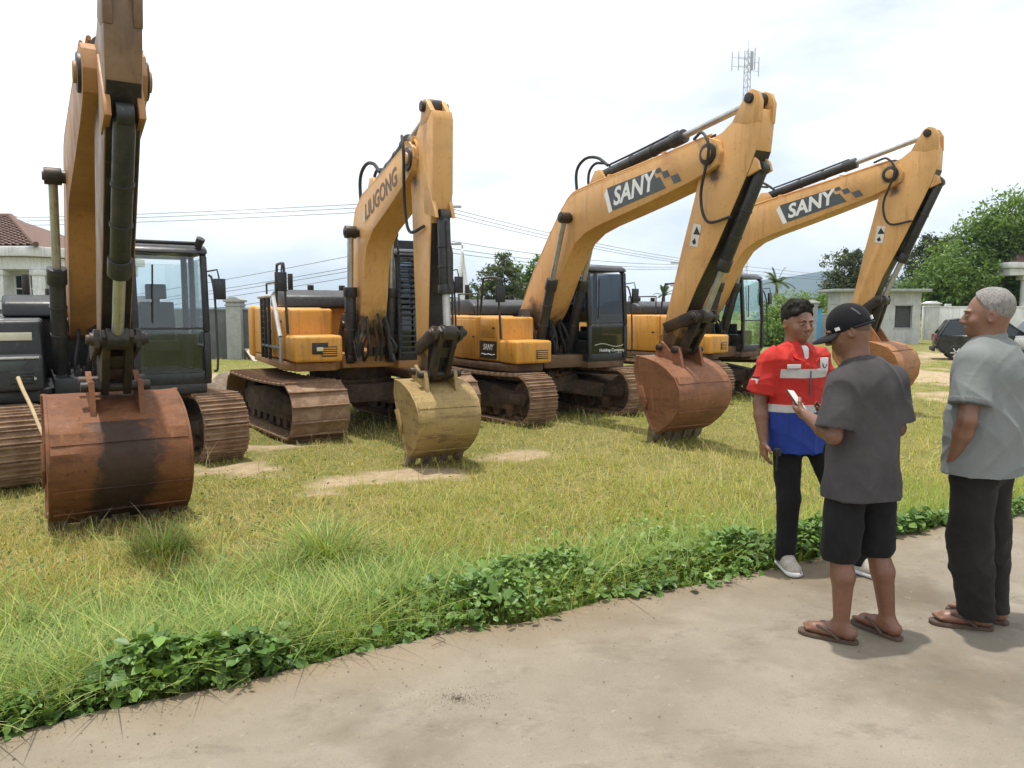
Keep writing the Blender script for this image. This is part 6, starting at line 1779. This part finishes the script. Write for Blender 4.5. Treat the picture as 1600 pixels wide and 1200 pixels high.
# shrubs behind the man in red
shr = [(1212, 492, 43.5, 1.0, 1.3, 'tall leafy shrub right of the green glazed cab'), (1238, 480, 49, 1.4, 1.3, 'pale green shrub behind the head of the man in red'), (1268, 478, 50, 1.3, 1.1, 'low shrub above the grey wall near the blue panel'), (1300, 486, 52, 1.3, .8, 'low palm like shrub left of the guard house'), (1205, 520, 42, .9, .9, 'ground hugging shrub beside the green glazed cab')]
for i, (px, py, d, rx, rz_, lb) in enumerate(shr):
    c = at(px, py, d); z0 = GZ
    cl = [(c, (rx, 1.0, rz_), 1300), ((c[0] - .5, d, c[2] - rz_ * .5), (rx * .9, .9, rz_ * .8), 800), ((c[0] + .5, d, c[2] - rz_ * .6), (rx * .8, .9, rz_ * .8), 700), ((c[0], d, (c[2] + GZ) / 2), (rx * .9, .8, max(.5, (c[2] - GZ) * .5)), 900)]
    tree('shrub', lb, (c[0], d, GZ), max(.8, c[2] - GZ), cl, .10, GREEN[1:] + [(.19, .25, .09)] if i % 2 else GREEN, 20 + i, .05, 'shrub', sub=30)
def palm(label, px, d, py_top, n, ln, seed):
    r = np.random.default_rng(seed); x_ = at(px, 500, d)[0]; zt = at(800, py_top, d)[2] - GZ
    P = empty('palm_tree', (x_, d, GZ), 0, label, 'palm')
    b = MB(); b.tube([(0, 0, -.2), (.05, 0, zt * .5), (0, 0, zt)], .13, 9, r_end=.09); b.build('trunk', Mt['bark'], P, 0, 60)
    for i in range(n):
        a = i / n * 6.283 + r.uniform(-.2, .2); el = r.uniform(.2, 1.35); L_ = ln * r.uniform(.8, 1.1); pts = []
        for k in range(9):
            t_ = k / 8; h = L_ * t_ * math.cos(el) * (1 - .15 * t_) ; z_ = zt + L_ * (t_ * math.sin(el) - .5 * t_ * t_ * math.cos(el * .6)); pts.append(np.array((math.cos(a) * h, math.sin(a) * h, z_)))
        V, Fc = [], []
        for k in range(8):
            for j in range(4):
                p = pts[k] + (pts[k + 1] - pts[k]) * j / 4; tg_ = pts[k + 1] - pts[k]; tg_ /= np.linalg.norm(tg_); sd_ = np.cross(tg_, (0, 0, 1)); sd_ /= np.linalg.norm(sd_) + 1e-6
                for s_ in (-1, 1):
                    ll = .42 * ln * .4 * (1 - .6 * abs((k + j / 4) / 8 - .35)); n0 = len(V)
                    V += [p - tg_ * .02, p + tg_ * .03, p + sd_ * s_ * ll + tg_ * ll * .5 - np.array((0, 0, ll * .35))]; Fc.append((n0, n0 + 1, n0 + 2))
        col_ = np.repeat(np.array([[.07, .11, .035]]) * r.uniform(.7, 1.3), len(V), 0)
        np_mesh('frond', np.array(V), np.array(Fc), 3, Mt['leaf'], P, col=col_, smooth=False)
palm('small coconut palm above the shrubs behind the man in red', 1212, 52, 442, 16, 1.7, 31)
palm('distant palm crown between the third and fourth machines', 1037, 70, 462, 13, 1.6, 32)

# ------------------------------------------------------------------ grass and ground cover
Mt['grassblade'] = leafmat('grass_blade', (1, 1, 1), .35, .6)
def blades(x, y, z, h, w, lean, az, col, seg=2):
    """tapering arched blades as triangles; every argument an array"""
    n = len(x); dx, dy = np.cos(az), np.sin(az); px_, py_ = -dy, dx
    Vs = []
    for k in range(seg):
        t_ = k / seg; ww = w * (1 - .55 * t_) * .5
        cx_ = x + dx * lean * t_ ** 1.8; cy_ = y + dy * lean * t_ ** 1.8; cz_ = z + h * (t_ - .28 * t_ * t_ * np.clip(lean / h, 0, 2))
        Vs += [np.stack([cx_ - px_ * ww, cy_ - py_ * ww, cz_], 1), np.stack([cx_ + px_ * ww, cy_ + py_ * ww, cz_], 1)]
    Vs.append(np.stack([x + dx * lean, y + dy * lean, z + h * (1 - .28 * np.clip(lean / h, 0, 2))], 1))
    m_ = 2 * seg + 1
    V = np.stack(Vs, 1).reshape(-1, 3); b0 = np.arange(n)[:, None] * m_
    T_ = []
    for k in range(seg - 1): T_ += [(2*k, 2*k + 1, 2*k + 3), (2*k, 2*k + 3, 2*k + 2)]
    T_.append((2*seg - 2, 2*seg - 1, 2*seg))
    Fc = (b0[:, :, None] + np.array(T_)[None]).reshape(-1, 3)
    return V, Fc, np.repeat(col, m_, 0)
def pickcol(r, n, cols, f=None):
    cols = np.array(cols); f = np.clip(r.random(n) if f is None else f, 0, .999) * (len(cols) - 1); i = f.astype(int); w = (f - i)[:, None]
    return (cols[i] * (1 - w) + cols[i + 1] * w) * r.uniform(.75, 1.25, (n, 1))
r = np.random.default_rng(99)
n = 420000
u = r.random(n); d0, d1 = 2.6, 33.0
dd_ = 1 / (1 / d0 + u * (1 / d1 - 1 / d0))            # density falls with distance
xx = r.uniform(-1, 1, n) * (.70 * dd_ + .8); yy = dd_
e_ = (yy - edge_y(xx)) * .87
bm_ = bare(xx, yy)
patchy = vnoise(xx, yy, .9, 11) * .6 + vnoise(xx, yy, 3.5, 12) * .4
keep = (e_ > .03) & (r.random(n) > np.clip((bm_ - .25) * 2.2, 0, .97)) & (r.random(n) < .55 + .6 * patchy)
xx, yy, e_, bm_, patchy = xx[keep], yy[keep], e_[keep], bm_[keep], patchy[keep]; n = len(xx)
lush = np.clip(np.exp(-(e_ / 2.0)) * 1.2 + (patchy - .5) * 1.1 + .10 - bm_ * .5 + .45 * sstep(13, 18, yy) - .3 * np.exp(-((xx + 4) / 1.5) ** 2 - ((yy - 6.5) / 1.5) ** 2), 0, 1)
tall = r.random(n) < (.13 + .14 * sstep(-1.5, 1.0, xx)) * (.5 + vnoise(xx, yy, 1.5, 14))
hh_ = np.where(tall, r.uniform(.11, .30, n), r.uniform(.03, .10, n)) * (.75 + .6 * lush) * (1 - .5 * bm_)
ww_ = (.0028 + .00075 * yy) * r.uniform(.7, 1.3, n) * np.where(tall, .6, 1)
f = np.clip(lush * .62 + r.normal(0, .2, n) + .10, 0, .999)
col = pickcol(r, n, [(.50, .40, .18), (.45, .40, .13), (.34, .365, .09), (.235, .32, .065), (.17, .28, .05)], f)
V, Fc, C = blades(xx, yy, ground_z(xx, yy) - .01, hh_, ww_, hh_ * r.uniform(.2, 1.3, n), r.uniform(0, 6.283, n), col, 2)
g = np_mesh('grass', V, Fc, 3, Mt['grassblade'], col=C, smooth=False)
tag(g, 'short yellow green grass covering the field', 'grass', None, 'stuff')

# long lush grass near the slab on the left
LONG = [(.40, .40, .14), (.27, .34, .085), (.165, .26, .05), (.10, .185, .036)]
n = 38000
pxs = r.uniform(-60, 660, n); k = r.random(n)
ex_ = unproj(0, 1150)[0]
x0 = r.uniform(-3.6, 2.2, n); off = r.gamma(1.8, .62, n)
yy = edge_y(x0) + .05 + off
dens = vnoise(x0, yy, 1.6, 21) * (.10 + .9 * sstep(.0, -1.9, x0) * (.45 + .55 * sstep(.35, .9, off))) * (x0 < 2.2) * np.exp(-np.clip(off - 1.5, 0, 9) * 1.3)
kp = r.random(n) < dens * 2.2; x0, yy = x0[kp], yy[kp]; n = len(x0)
hh_ = r.uniform(.14, .42, n)
V, Fc, C = blades(x0, yy, ground_z(x0, yy) - .02, hh_, r.uniform(.005, .011, n), hh_ * r.uniform(.4, 1.5, n), r.uniform(0, 6.283, n), pickcol(r, n, LONG), 5)
tag(np_mesh('long_grass', V, Fc, 3, Mt['grassblade'], col=C, smooth=False), 'long lush green grass blades beside the concrete at the left', 'grass', None, 'stuff')
tus = [(512, 868, 420, .55, 'largest bright grass tussock in front of the olive tan bucket'), (440, 905, 300, .45, 'arching grass tussock left of the largest tussock'), (560, 930, 220, .36, 'dark leafy grass tussock by the leafy ground cover'), (250, 850, 240, .36, 'grass tussock just in front of the wide orange bucket'),
       (330, 935, 300, .42, 'arching grass tussock midway along the left lawn edge'), (165, 985, 300, .42, 'grass tussock near the concrete at lower left'), (45, 985, 220, .36, 'grass tussock at the left picture edge'), (640, 880, 120, .34, 'thin grass tussock right of the largest tussock')]
for px, py, n, h0, lb in tus:
    c = unproj(px, py, -.2); c = (c[0], c[1], float(ground_z(c[0], c[1])))
    a = r.uniform(0, 6.283, n); q = np.abs(r.normal(0, .13, n))
    hh_ = h0 * r.uniform(.45, 1.05, n)
    V, Fc, C = blades(np.cos(a) * q, np.sin(a) * q, q * 0 - .02, hh_, r.uniform(.006, .012, n), hh_ * r.uniform(.35, 1.5, n), a + r.normal(0, .7, n), pickcol(r, n, LONG), 6)
    o = np_mesh('grass_tussock', V, Fc, 3, Mt['grassblade'], col=C, smooth=False); o.location = c; tag(o, lb, 'grass', 'grass tussocks')
# dry seed stems
n = 420
x0 = r.uniform(-5, 5.5, n); yy = r.uniform(5, 13, n); e_ = yy - edge_y(x0); kp = e_ > .8; x0, yy = x0[kp], yy[kp]; n = len(x0)
hh_ = r.uniform(.2, .5, n)
V, Fc, C = blades(x0, yy, ground_z(x0, yy), hh_, r.uniform(.004, .006, n), hh_ * r.uniform(.2, .9, n), r.uniform(0, 6.283, n), pickcol(r, n, [(.40, .33, .18), (.46, .40, .26)]), 5)
tag(np_mesh('dry_stems', V, Fc, 3, Mt['grassblade'], col=C, smooth=False), 'thin dry seed stems standing above the short grass', 'grass', None, 'stuff')

# leafy ground cover along the slab edge
Mt['vine'] = leafmat('vine_leaf', (1, 1, 1), .22, .42)
def leaves(x, y, z, s, az, pitch, roll, col):
    """oval leaf folded along its midrib, seven vertices"""
    shp = np.array([(0, 0, 0), (.38, .36, .06), (.75, .27, .05), (1.05, 0, -.06), (.75, -.27, .05), (.38, -.36, .06), (.5, 0, -.03)])
    T_ = np.array([(6, 0, 5), (6, 1, 0), (6, 2, 1), (6, 3, 2), (6, 4, 3), (6, 5, 4)])
    n = len(x); P = shp[None] * s[:, None, None]
    cr_, sr_ = np.cos(roll)[:, None], np.sin(roll)[:, None]; Y = P[..., 1] * cr_ - P[..., 2] * sr_; Zz = P[..., 1] * sr_ + P[..., 2] * cr_; X_ = P[..., 0]
    cp, sp = np.cos(pitch)[:, None], np.sin(pitch)[:, None]; X2 = X_ * cp - Zz * sp; Z2 = X_ * sp + Zz * cp
    ca, sa = np.cos(az)[:, None], np.sin(az)[:, None]
    V = np.stack([x[:, None] + X2 * ca - Y * sa, y[:, None] + X2 * sa + Y * ca, z[:, None] + Z2], -1).reshape(-1, 3)
    return V, (np.arange(n)[:, None, None] * 7 + T_[None]).reshape(-1, 3), np.repeat(col, 7, 0)
n = 62000
x0 = r.uniform(-2.9, 4.4, n)
wid = np.interp(x0, [-3, -1.6, -.7, .2, 1.0, 1.7, 2.3, 3.0, 4.4], [.40, .55, .9, 1.45, 1.6, 1.4, .45, .2, .25]) * (.7 + .6 * vnoise(x0, x0 * 0, 2.2, 33))
over = (.04 + .16 * vnoise(x0, x0 * 0, 5, 35) ** 2)
k = np.abs(r.normal(0, .42, n)) + r.random(n) * .25
e_ = -over + k * (wid + over); yy = edge_y(x0) + e_ / .87
kk_ = np.clip((e_ + over) / (wid + over), 0, 2)
ht = (.03 + .20 * np.clip(kk_ * 4.5, 0, 1) * np.exp(-kk_ * 1.1)) * (.32 + 1.3 * vnoise(x0, yy, 2.6, 36) * (.5 + vnoise(x0, yy, 7, 39)))
zb = np.where(e_ < .02, .0, ground_z(x0, yy))
zz = zb + ht * r.random(n) ** .45
kp = (r.random(n) < .45 + vnoise(x0, yy, 4, 37)) & (r.random(n) < np.interp(x0, [-3, -1.9, -1.3, -.5, 1.9, 2.3, 4.4], [.35, .5, .9, 1, 1, .35, .15]) * (.55 + .9 * vnoise(x0, yy, 2.0, 40)))
x0, yy, zz, e_ = x0[kp], yy[kp], zz[kp], e_[kp]; n = len(x0)
f = np.clip(.25 + .35 * r.random(n) + .25 * (vnoise(x0, yy, 2.5, 38) - .5) + .2 * e_, 0, .999)
col = pickcol(r, n, [(.05, .10, .03), (.08, .155, .036), (.12, .215, .045), (.19, .29, .06), (.32, .37, .08)], f)
V, Fc, C = leaves(x0, yy, zz, r.uniform(.018, .044, n) * (1 + .9 * (r.random(n) < .35)), r.uniform(0, 6.283, n), r.normal(-.1, .5, n), r.normal(0, .45, n), col)
tag(np_mesh('ground_cover', V, Fc, 3, Mt['vine'], col=C, smooth=False), 'dense green leafy creepers spilling over the concrete edge', 'creeper', None, 'stuff')
# weeds scattered through the field
n = 9000
u = r.random(n); yy = 1 / (1 / 4.0 + u * (1 / 20. - 1 / 4.0)); x0 = r.uniform(-1, 1, n) * .7 * yy; e_ = yy - edge_y(x0)
kp = (e_ > .6) & (bare(x0, yy) < .45) & (r.random(n) < vnoise(x0, yy, 1.3, 41) * 1.3); x0, yy = x0[kp], yy[kp]; n = len(x0)
col = pickcol(r, n, [(.05, .10, .025), (.10, .17, .035), (.17, .22, .05)])
V, Fc, C = leaves(x0, yy, ground_z(x0, yy) + r.uniform(.02, .09, n), r.uniform(.02, .045, n), r.uniform(0, 6.283, n), r.normal(.2, .4, n), r.normal(0, .4, n), col)
tag(np_mesh('weeds', V, Fc, 3, Mt['grassblade'], col=C, smooth=False), 'small broad leaved weeds scattered through the field grass', 'weeds', None, 'stuff')
# trailing runners on the slab
for i, (px, py, lb) in enumerate(((395, 1088, 'leafy runner trailing from the grass onto the concrete'), (1012, 945, 'wilted creeper runner on the concrete below the man in red'), (690, 1030, 'thin bent twig lying on the concrete near the creepers'))):
    c = unproj(px, py - 45, .012); pts = [Vector(c) + Vector((.03 * math.sin(j * 1.3 + i), -.028 * j, .006 * abs(math.sin(j * 1.7)))) for j in range(8)]
    b = MB(); b.tube(smooth_path(pts, 3), .003, 5, r_end=.0015); rt = b.build('runner', Mt['bark'] if i == 2 else Mt['bamboo'], None); tag(rt, lb, 'runner', 'runners on the slab')
    if i < 2:
        m_ = 26; jj = r.integers(0, 8, m_); P_ = np.array([tuple(pts[j]) for j in jj]) + r.normal(0, .012, (m_, 3)) * (1, 1, .4)
        V, Fc, C = leaves(P_[:, 0], P_[:, 1], np.abs(P_[:, 2]) + .012, r.uniform(.015, .04, m_), r.uniform(0, 6.28, m_), r.normal(.1, .3, m_), r.normal(0, .4, m_), pickcol(r, m_, [(.06, .11, .03), (.14, .18, .05)] if i == 0 else [(.16, .12, .05), (.12, .15, .05)]))
        np_mesh('leaf', V, Fc, 3, Mt['vine'], rt, col=C, smooth=False)['kind'] = 'stuff'
# litter and grit on the slab
n = 1500
x0 = r.uniform(-2.2, 3.6, n); yy = edge_y(x0) - np.abs(r.gamma(1.0, .6, n)) - .0; kp = (yy > 1.5) & (r.random(n) < vnoise(x0, yy, 2.5, 51) ** 2 * 1.6); x0, yy = x0[kp], yy[kp]; n = len(x0)
V, Fc, C = leaves(x0, yy, np.full(n, .003), r.uniform(.003, .012, n), r.uniform(0, 6.28, n), r.normal(0, .2, n), r.normal(0, .3, n), pickcol(r, n, [(.09, .065, .045), (.15, .115, .08), (.30, .27, .2)]))
c = unproj(715, 1092); m_ = 700; qa = r.uniform(0, 6.28, m_); qr = np.abs(r.normal(0, .6, m_))
V2, F2, C2 = leaves(c[0] + np.cos(qa) * qr * .17, c[1] + np.sin(qa) * qr * .10, np.full(m_, .003), r.uniform(.002, .006, m_), r.uniform(0, 6.28, m_), r.normal(0, .5, m_), r.normal(0, .6, m_), pickcol(r, m_, [(.11, .095, .075), (.17, .15, .12), (.24, .215, .18)]))
tag(np_mesh('litter', np.concatenate([V, V2]), np.concatenate([Fc, F2 + len(V)]), 3, Mt['grassblade'], col=np.concatenate([C, C2]), smooth=False), 'dry leaf litter and grit scattered on the concrete', 'litter', None, 'stuff')
# ------------------------------------------------------------------ humid noon haze: one closed box of air
b = MB(); b.box((-4400, -450, -3.0), (4400, 6300, 260))
hz_ = b.build('haze', [], None, 0, 0)
m = bpy.data.materials.new('humid_air'); m.use_nodes = True; t = m.node_tree; t.nodes.clear()
o = t.nodes.new('ShaderNodeOutputMaterial'); pv = t.nodes.new('ShaderNodeVolumePrincipled')
pv.inputs['Color'].default_value = (.62, .80, 1.0, 1); pv.inputs['Density'].default_value = 2.0e-4; pv.inputs['Anisotropy'].default_value = .25
t.links.new(pv.outputs['Volume'], o.inputs['Volume'])
hz_.data.materials.append(m); hz_['kind'] = 'stuff'; hz_['label'] = 'pale humid haze filling the air over the yard'; hz_['category'] = 'haze'
